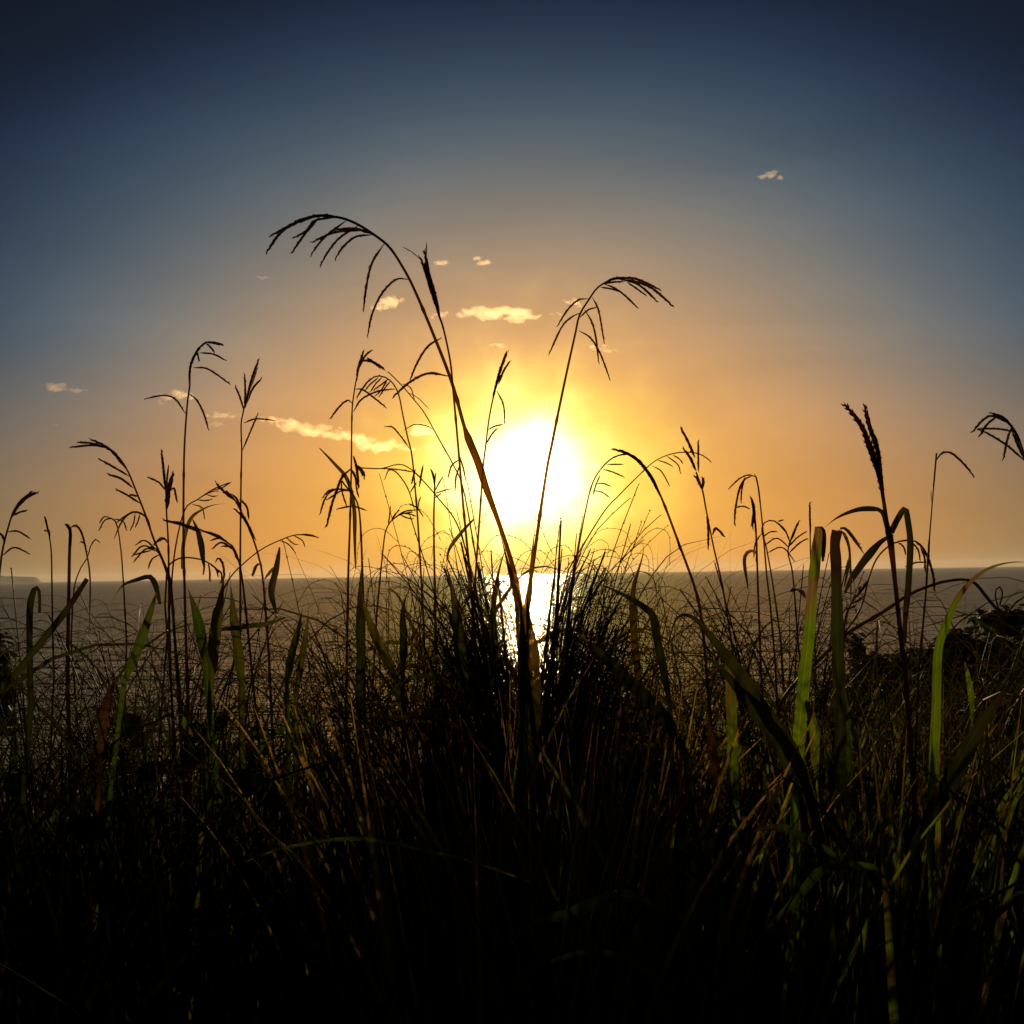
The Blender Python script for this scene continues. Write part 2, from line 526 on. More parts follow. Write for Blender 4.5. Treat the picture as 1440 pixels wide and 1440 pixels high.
for i, (lb, pts, h, n) in enumerate([
    ('small bright puff of cloud, lowest bright one in the far left sky', [(67, 546), (92, 546)], 11, 5),
    ('faint thin wisp trailing right of the bright puff in the far left sky', [(98, 548), (120, 551)], 7, 4),
    ('small cloud crossed by the tall grass stem with the hooked head', [(222, 566), (245, 558), (274, 561)], 13, 7),
    ('thin flat streak of cloud between the two tall left grass heads', [(290, 584), (336, 584)], 9, 8),
    ('short flat cloud strip just below the thin streak on the left', [(292, 597), (318, 596)], 6, 5),
    ('long lumpy bank of gold cloud sloping down towards the sun', [(372, 590), (400, 597), (430, 603), (476, 615)], 17, 16),
    ('lower ragged gold cloud bank left of the sun, below the lumpy bank', [(480, 607), (510, 622), (540, 630), (572, 628)], 20, 14),
    ('glowing cloud lump close to the left of the sun', [(588, 606), (612, 608)], 20, 5),
    ('flat bright streak of cloud touching the left glow of the sun', [(590, 630), (640, 632)], 9, 8),
    ('small cloud just right of the tallest upright seed head', [(609, 374), (634, 370)], 10, 5),
    ('small slanting cloud high between the two tallest grass heads', [(663, 363), (690, 373)], 10, 5),
    ('largest cloud, a bright gold bar above the sun', [(644, 443), (680, 441), (720, 443), (757, 446)], 19, 14),
    ('ragged pair of puffs behind the tallest arching grass stem', [(534, 432), (560, 424)], 16, 5),
    ('tiny puff directly behind the upright seed head stem', [(606, 446), (632, 440)], 8, 4),
    ('small curved cloud behind the right drooping grass head', [(796, 424), (818, 430)], 9, 5),
    ('tiny flat cloud left of the right drooping grass head', [(772, 442), (790, 442)], 5, 4),
    ('small flat cloud below the right drooping grass head', [(822, 485), (845, 490), (872, 494)], 9, 7),
    ('tiny flat cloud above the sun near the short pointed seed head', [(690, 485), (710, 488)], 7, 4),
    ('lone small cloud high in the dark blue right sky', [(1066, 249), (1085, 244), (1101, 250)], 11, 5),
    ('faint thin wisp left of the highest grass head', [(360, 390), (383, 391)], 5, 4),
    ('tiny pale speck of cloud in the lower left sky', [(73, 597), (83, 597)], 4, 2),
    ('bright cloud streak melting into the right glow of the sun', [(800, 655), (835, 656), (850, 662)], 14, 7),
]):
    cloud(lb, pts, h, n, i + 3)

# ------------------------------------------------------------------ grass: traced plants
VIEW = Vector((0, -1, 0.1)).normalized()


def pix_path(pts, D, step, bend=0.0, lean=0.0, dphase=0.0):
    q = smooth_path([(a, b, 0) for a, b in pts], step)
    k = len(q) - 1
    return [at(p.x, p.y, D * (1 + lean * (i / k - 0.5) + bend * math.sin(math.pi * 0.5 * i / k + dphase))) for i, p in enumerate(q)]


def make_spike(pts, D, wpx, parent, name='spike', d0=0.0, rough=1.0):
    m = D / F
    dd = rnd.uniform(-0.05, 0.05)
    P = pix_path(pts, D, 2.2, bend=dd)
    k = len(P)
    mb = MB()
    rad = []
    for i in range(k):
        f = i / (k - 1)
        e = min(1, 0.35 + f * 3.5) * (1 - 0.55 * sstep(0.75, 1, f))
        rad.append(m * wpx * 0.40 * e * rnd.uniform(0.85, 1.15))
    mb.tube(P, rad, 5)
    for i in range(1, k - 1):
        f = i / (k - 1)
        if f < 0.12:
            continue
        t = (P[i + 1] - P[i - 1]).normalized()
        side = Quaternion(t, (i % 4) * math.pi / 2 + rnd.uniform(-.5, .5)) @ t.orthogonal().normalized()
        ax = (t + side * rnd.uniform(0.14, 0.36) * rough).normalized()
        mb.grain(P[i] + side * rad[i] * 0.5, ax, m * wpx * rnd.uniform(0.9, 1.3), m * wpx * rnd.uniform(0.16, 0.22))
        if rnd.random() < .35:
            ax = (t * .8 + side).normalized()
            mb.grain(P[i] + side * rad[i] * 0.5, ax, m * rnd.uniform(3, 6), m * 0.22)
    return mb.build(name, 'seed', parent)


def make_stem(pts, D, w0, w1, parent, lean=0.0, ground=True, mat='stem', sheath=None):
    """pts run from the bottom up"""
    m = D / F
    P = pix_path(pts, D, 8, lean=lean)
    if ground:
        b = P[0]
        dirn = (P[0] - P[min(3, len(P) - 1)]).normalized()
        gz = ground_z(b.x, b.y) - 0.02
        if b.z > gz:
            L = b.z - gz
            xx = dirn.x * L * 0.35
            ext = [Vector((b.x + xx * (f ** .7), b.y + 0.01 * math.sin(f * 5), gz + L * (1 - f))) for f in (1, .75, .5, .25)]
            P = ext + P
    k = len(P)
    rad = []
    for i in range(k):
        f = i / (k - 1)
        r = m * 0.5 * (w0 + (w1 - w0) * f)
        if i % 17 == 9 and f < 0.8:
            r *= 1.35
        rad.append(r)
    if sheath:      # a leaf sheath wrapped round part of the stem: (pixel height of its top, of its foot, width)
        y0, y1, ws = sheath
        q = smooth_path([(a, b, 0) for a, b in pts], 8)
        o_ = len(P) - len(q)
        for i, p in enumerate(q):
            e = sstep(y0 - 2, y0 + 8, p.y) * (1 - sstep(y1 - 30, y1 + 60, p.y))
            rad[i + o_] = rad[i + o_] * (1 - e) + m * 0.5 * ws * e
    mb = MB()
    mb.tube(P, rad, 7)
    return mb.build('stem', mat, parent)


def leaf_profile(k, kind):
    out = []
    for i in range(k):
        f = i / (k - 1)
        if kind == 'tip':          # broad low, pointed far end
            e = min(1, 0.55 + f * 2.2) * max(0.03, 1 - sstep(0.45, 1.0, f) ** 1.0)
        elif kind == 'blunt':      # bent or broken end
            e = min(1, 0.7 + f * 1.2) * (1 - 0.35 * f)
        elif kind == 'both':       # lance shaped
            e = max(0.04, math.sin(math.pi * (0.04 + 0.93 * f)) ** 0.75)
        else:                      # even strip
            e = 1 - 0.35 * sstep(0.6, 1, f)
        out.append(e)
    return out


def make_leaf(pts, D, wpx, parent, mat='olive', kind='tip', ground=False, twist=None, bend=None, name='leaf', fold=0.25):
    m = D / F
    bd = rnd.uniform(-0.10, 0.10) if bend is None else bend
    P = pix_path(pts, D, 6, bend=bd)
    tw = rnd.uniform(-.45, .45) if twist is None else twist
    sd_ = rnd.uniform(0, 99)
    W = [m * wpx * e * (1 + 0.16 * noise.noise(Vector((sd_, i * 0.23, 0))) + 0.05 * noise.noise(Vector((sd_, i * 0.9, 7)))) / math.cos(min(abs(tw), 1.1)) for i, e in enumerate(leaf_profile(len(P), kind))]
    if ground:
        b = P[0]
        gz = ground_z(b.x, b.y) - 0.02
        if b.z > gz:
            dirn = (P[0] - P[min(4, len(P) - 1)]).normalized()
            L = b.z - gz
            ext = [Vector((b.x + dirn.x * L * .3 * f, b.y + 0.02 * f, gz + L * (1 - f))) for f in (1, .66, .33)]
            P = ext + P
            W = [W[0] * .5, W[0] * .7, W[0] * .9] + W
    mb = MB()
    # slight waviness
    P = [p + Vector((noise.noise(p * 9), noise.noise(p * 9 + Vector((5, 0, 0))), 0)) * m * 2.0 for p in P]
    mb.ribbon(P, W, VIEW, fold, tw, tw + rnd.uniform(-.35, .35))
    return mb.build(name, mat, parent)


GRP = 'tall seeding grass plants against the sunset'


def plant(label, D, stem, w=(4, 2), spikes=(), sw=4.0, leaves=(), sheath=None, lean=None, group=GRP, ground=True, rough=1.0):
    root = bpy.data.objects.new('grass_plant', None)
    COL.objects.link(root)
    tag(root, label, 'grass plant', group)
    ln = rnd.uniform(-.06, .06) if lean is None else lean
    make_stem(stem, D, w[0], w[1], root, ln, ground, sheath=sheath)
    if spikes:
        a = stem[-1]
        Dt = D * (1 + ln * 0.5)
        # the head's own axis, spikes below it
        hm = MB()
        axp = pix_path(stem[-min(3, len(stem)):], D, 4)
        kk = len(stem)
        # axis follows the top of the stem at the same depth
        full = pix_path(stem, D, 8, lean=ln)
        axp = full[-max(3, len(full) // 5):]
        hm.tube(axp, D / F * w[1] * 0.62, 6)
        head = hm.build('seed_head', 'seed', root)
        for s in spikes:
            ws = sw
            if isinstance(s, tuple) and isinstance(s[0], list):
                s, ws = s
            make_spike(s, Dt, ws, head, rough=rough)
    for lf in leaves:
        pts, wl = lf[0], lf[1]
        make_leaf(pts, D, wl, root, *(lf[2:]))
    return root


# the tallest, arching head left of the sun
plant('tallest grass plant, its long arching head of drooping spikes reaching over to the left', 1.45,
      [(735, 860), (722, 800), (703, 740), (683, 685), (672, 650), (655, 607), (635, 537), (608, 467), (583, 408), (567, 377), (547, 347), (523, 328), (500, 314), (478, 306), (453, 303.5)],
      (7, 3.0), [
          ([(482, 306), (453, 303), (427, 308), (403, 320), (381, 331)], 5.5), ([(440, 306), (412, 315), (392, 330), (374, 356)], 5),
          [(470, 306), (443, 310), (430, 325), (412, 335)], [(449, 306), (428, 330), (410, 356)], [(486, 311), (463, 328), (448, 343), (437, 359)],
          ([(523, 329), (500, 322), (472, 323)], 5), [(510, 324), (470, 327), (438, 341)], [(503, 318), (477, 335), (460, 356), (450, 374)],
          [(524, 330), (500, 333), (482, 348), (471, 365)], [(540, 343), (523, 370), (515, 403), (511, 438)],
          [(575, 393), (557, 393), (537, 413), (523, 443), (517, 473)], [(621, 475), (602, 487), (587, 510), (577, 534)],
          ([(631, 529), (603, 525), (577, 537), (553, 558)], 4.5)], 4.2,
      sheath=(606, 690, 11), lean=0.05)
plant('upright grass plant with a dense narrow seed head beside the tallest arching one', 1.55,
      [(668, 900), (660, 800), (651, 707), (643, 613), (637, 547), (633, 507), (623, 460), (616, 440), (606, 402), (597, 372)], (4, 2.4), [
          ([(618, 443), (607, 410), (598, 380), (591, 362)], 6), ([(616, 438), (605, 396), (600, 370), (597, 352)], 6), ([(619, 447), (611, 412), (603, 385), (600, 366)], 6),
          ([(592, 366), (580, 355), (566, 347)], 1.6), ([(599, 362), (600, 350), (599, 340)], 1.8),
          ([(646, 646), (635, 655), (630, 672)], 3), ([(646, 640), (652, 660), (655, 676)], 3), ([(647, 652), (641, 672), (640, 690)], 3)], 5, lean=-0.03)
plant('tall grass plant right of the sun with a fan of spikes drooping to the right', 1.5,
      [(738, 900), (745, 830), (757, 740), (769, 660), (776, 625), (783, 590), (797, 523), (809, 469), (815, 443), (829, 420), (838, 407), (848, 399), (862, 393), (878, 391)], (6, 2.2), [
          ([(847, 399), (862, 392), (878, 391), (893, 392), (911, 399), (929, 408)], 4.6), ([(871, 393), (893, 396), (916, 405), (937, 422), (946, 431)], 4.6),
          ([(876, 394), (893, 398), (908, 408), (925, 425)], 4), [(882, 397), (894, 405), (909, 416)], [(845, 400), (861, 397), (877, 396)],
          [(850, 400), (862, 404), (877, 414), (897, 433)], [(845, 404), (859, 406), (871, 410)], [(828, 420), (813, 422), (798, 436), (783, 460)],
          [(816, 440), (804, 446), (790, 460), (772, 498)], [(833, 418), (841, 434), (845, 452), (850, 484)], [(816, 446), (827, 436), (839, 432)],
          [(822, 436), (832, 452), (838, 475), (842, 510)], [(814, 465), (829, 474), (841, 491), (850, 512), (858, 535)]], 3.4, lean=0.04)
plant('thin upright grass plant with hooked side spikes, left of the arching one', 2.0,
      [(488, 900), (490, 800), (492, 740), (494, 661), (495, 581), (498, 552), (501, 534), (506, 514), (511, 500)], (4, 1.6), [
          ([(502, 535), (503, 520), (507, 507), (512, 492)], 4.2), [(505, 518), (514, 500), (524, 492)], ([(509, 508), (517, 507), (528, 511), (540, 519)], 5), ([(516, 503), (526, 510), (534, 517)], 4),
          [(499, 547), (510, 548), (523, 557), (543, 573)], [(496, 568), (489, 563), (478, 571), (464, 589)], [(497, 579), (507, 563), (521, 554), (536, 549), (555, 547)]], 3.4,
      leaves=[([(500, 800), (499, 760), (497, 715), (488, 675), (470, 652), (449, 630)][::-1], 6, 'dark', 'both')])
plant('slender grass plant with a small curled-over head beneath the tall arching spikes', 2.2,
      [(596, 880), (588, 740), (583, 679), (579, 639), (573, 614), (566, 581), (561, 556), (554, 541), (546, 533), (538, 529.5), (528, 529), (517, 537)], (3.4, 1.6), [
          ([(528, 529), (518, 536), (508, 549), (502, 559)], 3.4), [(538, 530), (528, 540), (521, 551)], [(546, 533), (536, 541), (525, 549)], [(545, 533), (537, 547), (528, 557)],
          [(549, 536), (541, 546), (533, 558)], [(532, 531), (520, 541), (512, 551)], [(576, 631), (564, 614), (552, 601), (541, 600)], ([(584, 660), (581, 671), (579, 680)], 3.6)], 2.8)
plant('very thin leaning grass stalk crossing towards the sun from upper left', 2.3,
      [(672, 800), (652, 690), (637, 653), (626, 633), (611, 606), (597, 581), (583, 563), (564, 541), (545, 522)], (2.6, 1.3), [
          [(610, 605), (600, 599), (583, 597), (568, 605)], ([(583, 562), (577, 545), (566, 540)], 2), ([(574, 552), (588, 560), (603, 575)], 1.4)], 2.0)
plant('short pointed seed head standing right above the sun', 1.9,
      [(664, 880), (670, 790), (675, 720), (679, 660), (683, 627), (688, 587), (695, 553), (703, 520), (711, 497)], (3.6, 1.8), [
          ([(695, 553), (703, 522), (713, 495)], 5), ([(701, 540), (708, 522), (717, 508)], 4), ([(699, 550), (708, 570), (710, 597)], 3), [(687, 604), (697, 599), (708, 597)], [(684, 624), (692, 610), (701, 601)],
          ([(693, 560), (698, 540), (704, 527)], 4.5)], 3.2)
plant('tall grass plant at left with hooked top and two long drooping side spikes', 1.9,
      [(264, 980), (261, 880), (259, 800), (258, 740), (259, 640), (263, 573), (267, 540), (268, 513), (277, 493), (290, 481)], (4.6, 2.0), [
          ([(290, 481), (300, 482), (314, 485)], 5), [(289, 482), (296, 488), (302, 496)], [(281, 496), (300, 498), (318, 507)], [(272, 517), (290, 518), (307, 528), (323, 540)],
          [(266, 554), (277, 563), (287, 583), (293, 604)], [(261, 582), (247, 562), (230, 556), (203, 561)], ([(266, 543), (268, 515), (279, 491), (291, 480)], 4.4), [(277, 494), (280, 508)]], 3.4)
plant('tall straight grass plant at left with a forked upright head like open fingers', 2.0,
      [(337, 980), (338, 850), (338, 773), (339, 673), (340, 633), (339, 597), (342, 580), (347, 557)], (4, 1.8), [
          ([(343, 577), (338, 560), (331, 543)], 3.8), ([(344, 573), (345, 550), (344, 526)], 3.8), ([(345, 573), (353, 537), (364, 505)], 4.6), ([(347, 567), (355, 547), (368, 532)], 4), [(343, 595), (360, 589), (386, 591)],
          [(341, 633), (352, 607), (363, 581)], ([(352, 545), (358, 527), (361, 518)], 5)], 3.2)
plant('grass plant at left bowing its comb-like head of parallel spikes to the left', 1.9,
      [(246, 900), (240, 820), (230, 790), (217, 760), (203, 720), (190, 687), (180, 663), (167, 643), (150, 630), (130, 625)], (4, 2), [
          ([(150, 630), (130, 626), (99, 629)], 4), ([(143, 627), (127, 623), (108, 622)], 4), ([(177, 659), (160, 637), (143, 625), (128, 618)], 5.5), ([(182, 670), (160, 657), (138, 645)], 4), ([(187, 686), (170, 673), (152, 667)], 4.4),
          ([(197, 708), (180, 697), (163, 688)], 4), [(193, 698), (182, 695)]], 4,
      leaves=[([(214, 752), (206, 728), (188, 720), (172, 732), (160, 758)], 3.2, 'dry', 'both')])
plant('grass plant at left with a clumped brown head beside the hooked tall one', 2.0,
      [(240, 950), (238, 873), (237, 773), (234, 717), (233, 687), (230, 660)], (4, 2), [
          ([(233, 690), (230, 660), (227, 633)], 5), ([(234, 693), (235, 673), (237, 655)], 3.4), [(233, 690), (223, 678), (207, 671)], ([(235, 715), (237, 690), (243, 667)], 8), ([(240, 690), (245, 687), (249, 706)], 4)], 3.4)
plant('small grass plant cut by the left edge with three short curved side spikes', 1.7,
      [(-8, 880), (0, 800), (5, 767), (13, 737), (20, 717), (33, 700), (50, 692)], (4, 2), [
          ([(15, 730), (28, 707), (45, 691)], 4.6), ([(24, 714), (38, 700), (54, 692)], 4), ([(19, 725), (28, 720), (38, 718)], 3.4), [(11, 748), (25, 747), (42, 757)], [(4, 781), (20, 770), (42, 779)], ([(7, 764), (3, 753), (-8, 746)], 4)], 3.2)
plant('thin straight grass stalk with a tiny knobbly tip near the left edge', 2.2,
      [(76, 950), (74, 880), (73, 817), (72, 773), (67, 742), (63, 727)], (3, 1.8), [([(68, 750), (66, 738), (63, 726)], 4), ([(67, 747), (62, 746)], 3), ([(70, 755), (69, 745)], 3)], 3)
plant('dark upright stalk at left whose drooping twin loops over to the right', 1.8,
      [(95, 960), (96, 880), (97, 823), (98, 773), (99, 747), (94, 738)], (6, 4), [
          ([(99, 760), (98, 745), (92, 737)], 4.6), ([(98, 742), (107, 739), (115, 750), (122, 777)], 3.4), [(118, 764), (113, 761)]], 3,
      leaves=[([(128, 900), (127, 817), (122, 777), (115, 750), (107, 740), (97, 745)], 2.6, 'dry', 'both')])
plant('bent thin grass stalk with a bare whip-like tip left of the comb-like head', 2.3,
      [(100, 900), (104, 830), (113, 800), (123, 784), (128, 766), (135, 758)], (2.6, 1.4), [([(129, 766), (134, 759), (141, 763)], 2)], 2)
plant('fine grass plant with a drooping two-sided head under the comb-like one', 2.3,
      [(178, 900), (173, 810), (170, 773), (165, 740), (158, 729), (150, 730)], (2.8, 1.6), [
          [(158, 729), (147, 732), (139, 746)], [(160, 730), (173, 733), (178, 746)], [(155, 728), (146, 727), (140, 736)], [(163, 736), (174, 727), (186, 720)], [(190, 722), (188, 735), (183, 746)], [(197, 722), (194, 733), (190, 742)]], 2.6)
plant('bushy low seed head in the middle of the left clump, spikes all round', 1.9,
      [(248, 920), (240, 833), (230, 793), (220, 773), (212, 768)], (4, 2), [
          [(220, 773), (200, 768), (185, 783)], [(217, 770), (203, 760), (190, 767)], [(214, 766), (230, 758), (236, 764)], [(213, 774), (200, 777), (186, 781)], [(222, 776), (205, 772), (188, 790)], [(216, 768), (225, 757), (233, 757)],
          [(224, 780), (214, 786), (208, 800)]], 3)
plant('grass plant left of centre leaning its narrow head over to the upper left', 1.9,
      [(378, 920), (370, 817), (363, 780), (353, 750), (343, 727), (330, 703), (318, 690)], (4, 2), [
          ([(331, 704), (317, 693), (304, 680)], 5), ([(340, 718), (333, 702), (325, 694)], 4), ([(350, 731), (347, 713), (338, 703)], 4), ([(360, 760), (342, 728), (329, 715)], 4), ([(356, 752), (348, 736), (341, 722)], 4)], 3.6,
      leaves=[([(372, 815), (382, 803), (391, 795)], 5, 'olive', 'both'), ([(370, 795), (362, 794), (355, 811)], 5, 'dry', 'both')])
plant('wispy feather-like seed head slanting up right of the tall hooked plant', 2.3,
      [(238, 860), (246, 775), (260, 717), (277, 703), (300, 688), (322, 679)], (3, 1.4), [
          [(277, 703), (288, 704), (299, 702)], [(290, 695), (299, 698), (306, 697)], [(283, 699), (296, 692), (308, 690)], [(300, 689), (312, 686), (325, 678)], [(270, 709), (284, 714), (288, 730)]], 2.4,
      leaves=[([(256, 800), (258, 760), (267, 730), (283, 717), (300, 710), (320, 708)], 5, 'olive', 'tip')])
plant('dark seed head drooping left across the middle of the left clump', 1.8,
      [(350, 900), (340, 810), (330, 773), (318, 762), (300, 753), (277, 743), (252, 736)], (3.6, 2), [
          ([(283, 749), (256, 738), (230, 731)], 5), ([(318, 762), (306, 753), (285, 747)], 4.4), ([(331, 775), (312, 763), (298, 772)], 3.6), [(322, 764), (310, 757), (296, 760)], ([(266, 741), (252, 735), (240, 734)], 4.5), [(334, 788), (326, 770), (312, 768)]], 3.6,
      leaves=[([(287, 800), (285, 783), (283, 767), (278, 747), (270, 729)], 8, 'dark', 'both')])
plant('low arching stalk hung with tiny spikes just above the left horizon', 2.1,
      [(232, 850), (236, 800), (246, 788), (260, 784), (283, 787), (300, 796), (308, 806)], (3, 2), [
          [(293, 792), (295, 805), (295, 818)], [(301, 796), (305, 803), (307, 812)], [(284, 788), (287, 797), (286, 808)], ([(303, 791), (307, 785), (313, 793), (315, 810), (310, 820)], 4), [(305, 800), (311, 806), (312, 818)]], 3.2)
plant('thin bowing stalk between the left clump and the centre clump', 2.4,
      [(300, 860), (322, 815), (342, 793), (367, 773), (393, 760), (417, 752), (440, 754)], (2.4, 1.4), [
          [(393, 760), (405, 765), (416, 778)], [(413, 753), (425, 760), (429, 769)], ([(420, 752), (434, 752), (448, 756)], 3), [(403, 756), (412, 764), (419, 766)]], 2.2)
plant('centre-left grass plant with a shaggy drooping head of long side spikes', 1.8,
      [(512, 930), (510, 820), (507, 740), (503, 709), (494, 692), (486, 684), (481, 676)], (5, 2), [
          [(494, 691), (481, 690), (469, 697), (459, 703)], [(492, 689), (474, 688), (463, 690), (453, 700)], ([(495, 658), (481, 671), (474, 688), (467, 708), (459, 741)], 5), [(474, 688), (463, 693), (456, 704), (450, 723)],
          [(480, 675), (481, 692), (488, 713)], [(516, 718), (496, 712), (473, 716)], ([(497, 641), (501, 655), (503, 670), (504, 686)], 5), ([(501, 655), (507, 660), (513, 670)], 7), ([(495, 661), (499, 670), (503, 682)], 4.6), [(505, 700), (502, 690), (500, 676)]], 3.2)
plant('long thin stalk arching level to the left from beside the sun', 2.2,
      [(668, 820), (644, 740), (619, 704), (592, 673), (578, 660), (564, 653), (550, 655), (536, 659), (509, 658)], (2.6, 1.4), [
          [(583, 664), (558, 660), (536, 659)], [(584, 720), (574, 688), (561, 668), (552, 661), (546, 662), (541, 674)], ([(595, 654), (592, 670), (590, 685)], 3.6), [(592, 698), (589, 706), (588, 716)], [(586, 678), (581, 686), (577, 692)]], 2.4)
plant('small upright forked seed head left of the sun glow', 2.2,
      [(612, 860), (610, 740), (611, 697), (611, 679), (607, 662)], (4, 2), [
          ([(611, 682), (610, 670), (606, 660)], 3.6), [(611, 684), (612, 672), (613, 664)], [(612, 690), (617, 680), (623, 670)], [(611, 694), (624, 690), (634, 687)], [(612, 700), (620, 694)]], 2.6)
plant('small bristling seed head leaning right at the foot of the left sun glow', 2.2,
      [(530, 860), (540, 760), (545, 740), (552, 731), (564, 723), (580, 720)], (3, 1.6), [
          [(550, 733), (555, 724), (562, 717)], [(556, 727), (570, 719), (587, 717)], [(563, 724), (572, 728), (581, 730)], [(546, 738), (548, 724), (549, 712)], [(568, 722), (577, 723), (585, 726)], [(575, 708), (586, 714), (595, 726)]], 2.8)
# right of the sun
plant('thick bowed stalk right of the sun with a smooth tapering drooped tip', 1.6,
      [(988, 880), (983, 850), (975, 820), (953, 760), (933, 707), (917, 673), (900, 650), (883, 638), (870, 633)], (4.4, 2.6), [
          ([(928, 697), (917, 673), (900, 650), (883, 638), (864, 632)], 6.5), ([(958, 776), (955, 768), (952, 757)], 4)], 5, rough=0.4)
plant('bowed stalk at the sun\'s right rim with a comb of short side spikes', 2.0,
      [(800, 860), (812, 780), (823, 720), (833, 680), (847, 657), (863, 643), (880, 638)], (3.2, 1.6), [
          [(853, 653), (864, 653), (876, 653)], [(848, 660), (862, 664), (878, 671)], [(840, 680), (849, 680), (859, 684)], [(863, 644), (872, 640), (884, 639)], [(844, 668), (838, 682), (834, 696)], [(834, 690), (846, 692), (858, 700)]], 2.6)
plant('very thin stalk curving over to the right behind the bowed stalk', 2.4,
      [(800, 800), (847, 723), (870, 697), (900, 667), (923, 647), (950, 637), (975, 636)], (2.2, 1.3), [
          [(917, 655), (930, 663), (942, 684)], [(937, 641), (953, 653), (957, 666)], [(946, 640), (955, 645), (961, 653)], [(970, 635), (987, 640), (1001, 650)], [(925, 647), (937, 651), (946, 656)]], 2.2)
plant('upright grass plant right of the bowed stalk with blunt stacked spikes', 1.8,
      [(1042, 1000), (1035, 950), (1025, 880), (1015, 820), (1003, 767), (993, 717), (988, 690), (979, 664)], (3.6, 1.8), [
          ([(977, 643), (967, 620), (957, 601)], 5), ([(979, 662), (970, 643), (960, 630)], 5), ([(982, 664), (982, 640), (982, 619)], 3.6), ([(988, 689), (980, 673), (976, 669)], 4.4), ([(987, 688), (989, 679), (988, 672)], 5),
          ([(994, 722), (996, 742), (996, 771)], 4.2), ([(1002, 752), (1007, 743), (1019, 755)], 4.6), ([(977, 660), (973, 648), (968, 640)], 4.6)], 4)
plant('grass plant with a lantern-like drooping head right of centre', 2.0,
      [(1090, 930), (1083, 850), (1078, 807), (1073, 747), (1067, 690), (1063, 670)], (3.2, 1.8), [
          [(1063, 671), (1053, 668), (1040, 673), (1024, 688)], [(1058, 669), (1047, 675), (1040, 690)], ([(1048, 671), (1040, 687), (1034, 717), (1033, 739)], 3.6), [(1047, 673), (1043, 690), (1042, 708)], [(1034, 714), (1045, 712), (1055, 716)],
          ([(1056, 699), (1060, 717), (1058, 741)], 5.5), ([(1063, 672), (1061, 667)], 2)], 2.8)
plant('straight bare stalk beside the lantern-like head', 2.0,
      [(1070, 940), (1066, 830), (1064, 770), (1062, 735), (1058, 707)], (3.6, 2.4), [([(1062, 730), (1060, 712), (1056, 699)], 4)], 4,
      leaves=[([(1052, 830), (1047, 800), (1047, 783), (1054, 775), (1064, 777), (1063, 790)], 5.5, 'dry', 'both')])
plant('slim upright spike standing left of the broad green blades', 2.2,
      [(1146, 900), (1142, 820), (1140, 787), (1139, 733), (1139, 712)], (2.6, 1.8), [([(1140, 750), (1139, 728), (1139, 707)], 4)], 4)
plant('small forked grass head between the lantern-like head and the green blades', 2.2,
      [(1122, 900), (1115, 810), (1108, 776), (1114, 754), (1119, 742)], (3, 1.8), [
          ([(1113, 756), (1118, 745), (1124, 732)], 4), ([(1110, 762), (1116, 752), (1120, 740)], 3.4), [(1108, 770), (1120, 757), (1134, 747)], [(1109, 778), (1124, 764), (1136, 757)]], 3)
plant('looping fine stalks with curled spikes low in the right clump', 2.3,
      [(1098, 900), (1087, 823), (1077, 767), (1071, 747), (1076, 734), (1090, 733), (1104, 747)], (2.8, 1.6), [
          [(1090, 733), (1103, 744), (1112, 765)], [(1072, 756), (1083, 748), (1094, 748)], [(1074, 768), (1092, 757), (1110, 770)], [(1078, 778), (1100, 770), (1118, 790)], [(1071, 750), (1062, 765), (1060, 784)], [(1094, 733), (1103, 731)]], 2.6)
plant('tallest plant on the right, thick stalk with a forked bristly head', 1.25,
      [(1272, 930), (1268, 905), (1262, 850), (1253, 767), (1248, 740), (1243, 707), (1238, 677), (1232, 655), (1225, 630)], (7, 5), [
          ([(1236, 668), (1227, 643), (1217, 610), (1203, 587), (1189, 570)], 8), ([(1241, 700), (1237, 675), (1231, 645), (1225, 625)], 7), ([(1243, 705), (1240, 670), (1237, 640), (1232, 615)], 4), ([(1237, 660), (1235, 640), (1227, 613), (1220, 590), (1216, 571)], 7), ([(1237, 664), (1233, 623), (1224, 603)], 4.5), ([(1235, 668), (1223, 633), (1214, 608)], 6.5), ([(1238, 676), (1230, 648), (1224, 622)], 7)], 6,
      leaves=[([(1254, 770), (1247, 745), (1241, 723), (1230, 717), (1207, 717), (1180, 727), (1158, 743)], 10, 'dark', 'tip', False, 0.3),
              ([(1254, 752), (1237, 763), (1220, 783), (1203, 807), (1193, 823), (1188, 836)], 11, 'dark', 'both', False, 0.2),
              ([(1252, 748), (1263, 727), (1272, 716), (1277, 738), (1280, 767), (1278, 817), (1273, 867), (1271, 905)], 9, 'dark', 'even', False, 0.2)],
      sheath=(738, 770, 10), lean=0.03, rough=1.3)
plant('thin wiry stalk at right with a single spike hooked over to the right', 1.5,
      [(1292, 940), (1295, 910), (1302, 833), (1305, 783), (1310, 717), (1315, 660), (1317, 636)], (3.4, 1.8), [
          ([(1316, 648), (1325, 637), (1337, 637), (1350, 647), (1362, 660), (1370, 671)], 3.8), ([(1310, 716), (1310, 705), (1309, 690)], 1.8), ([(1302, 826), (1304, 800), (1307, 760)], 4)], 3.4)
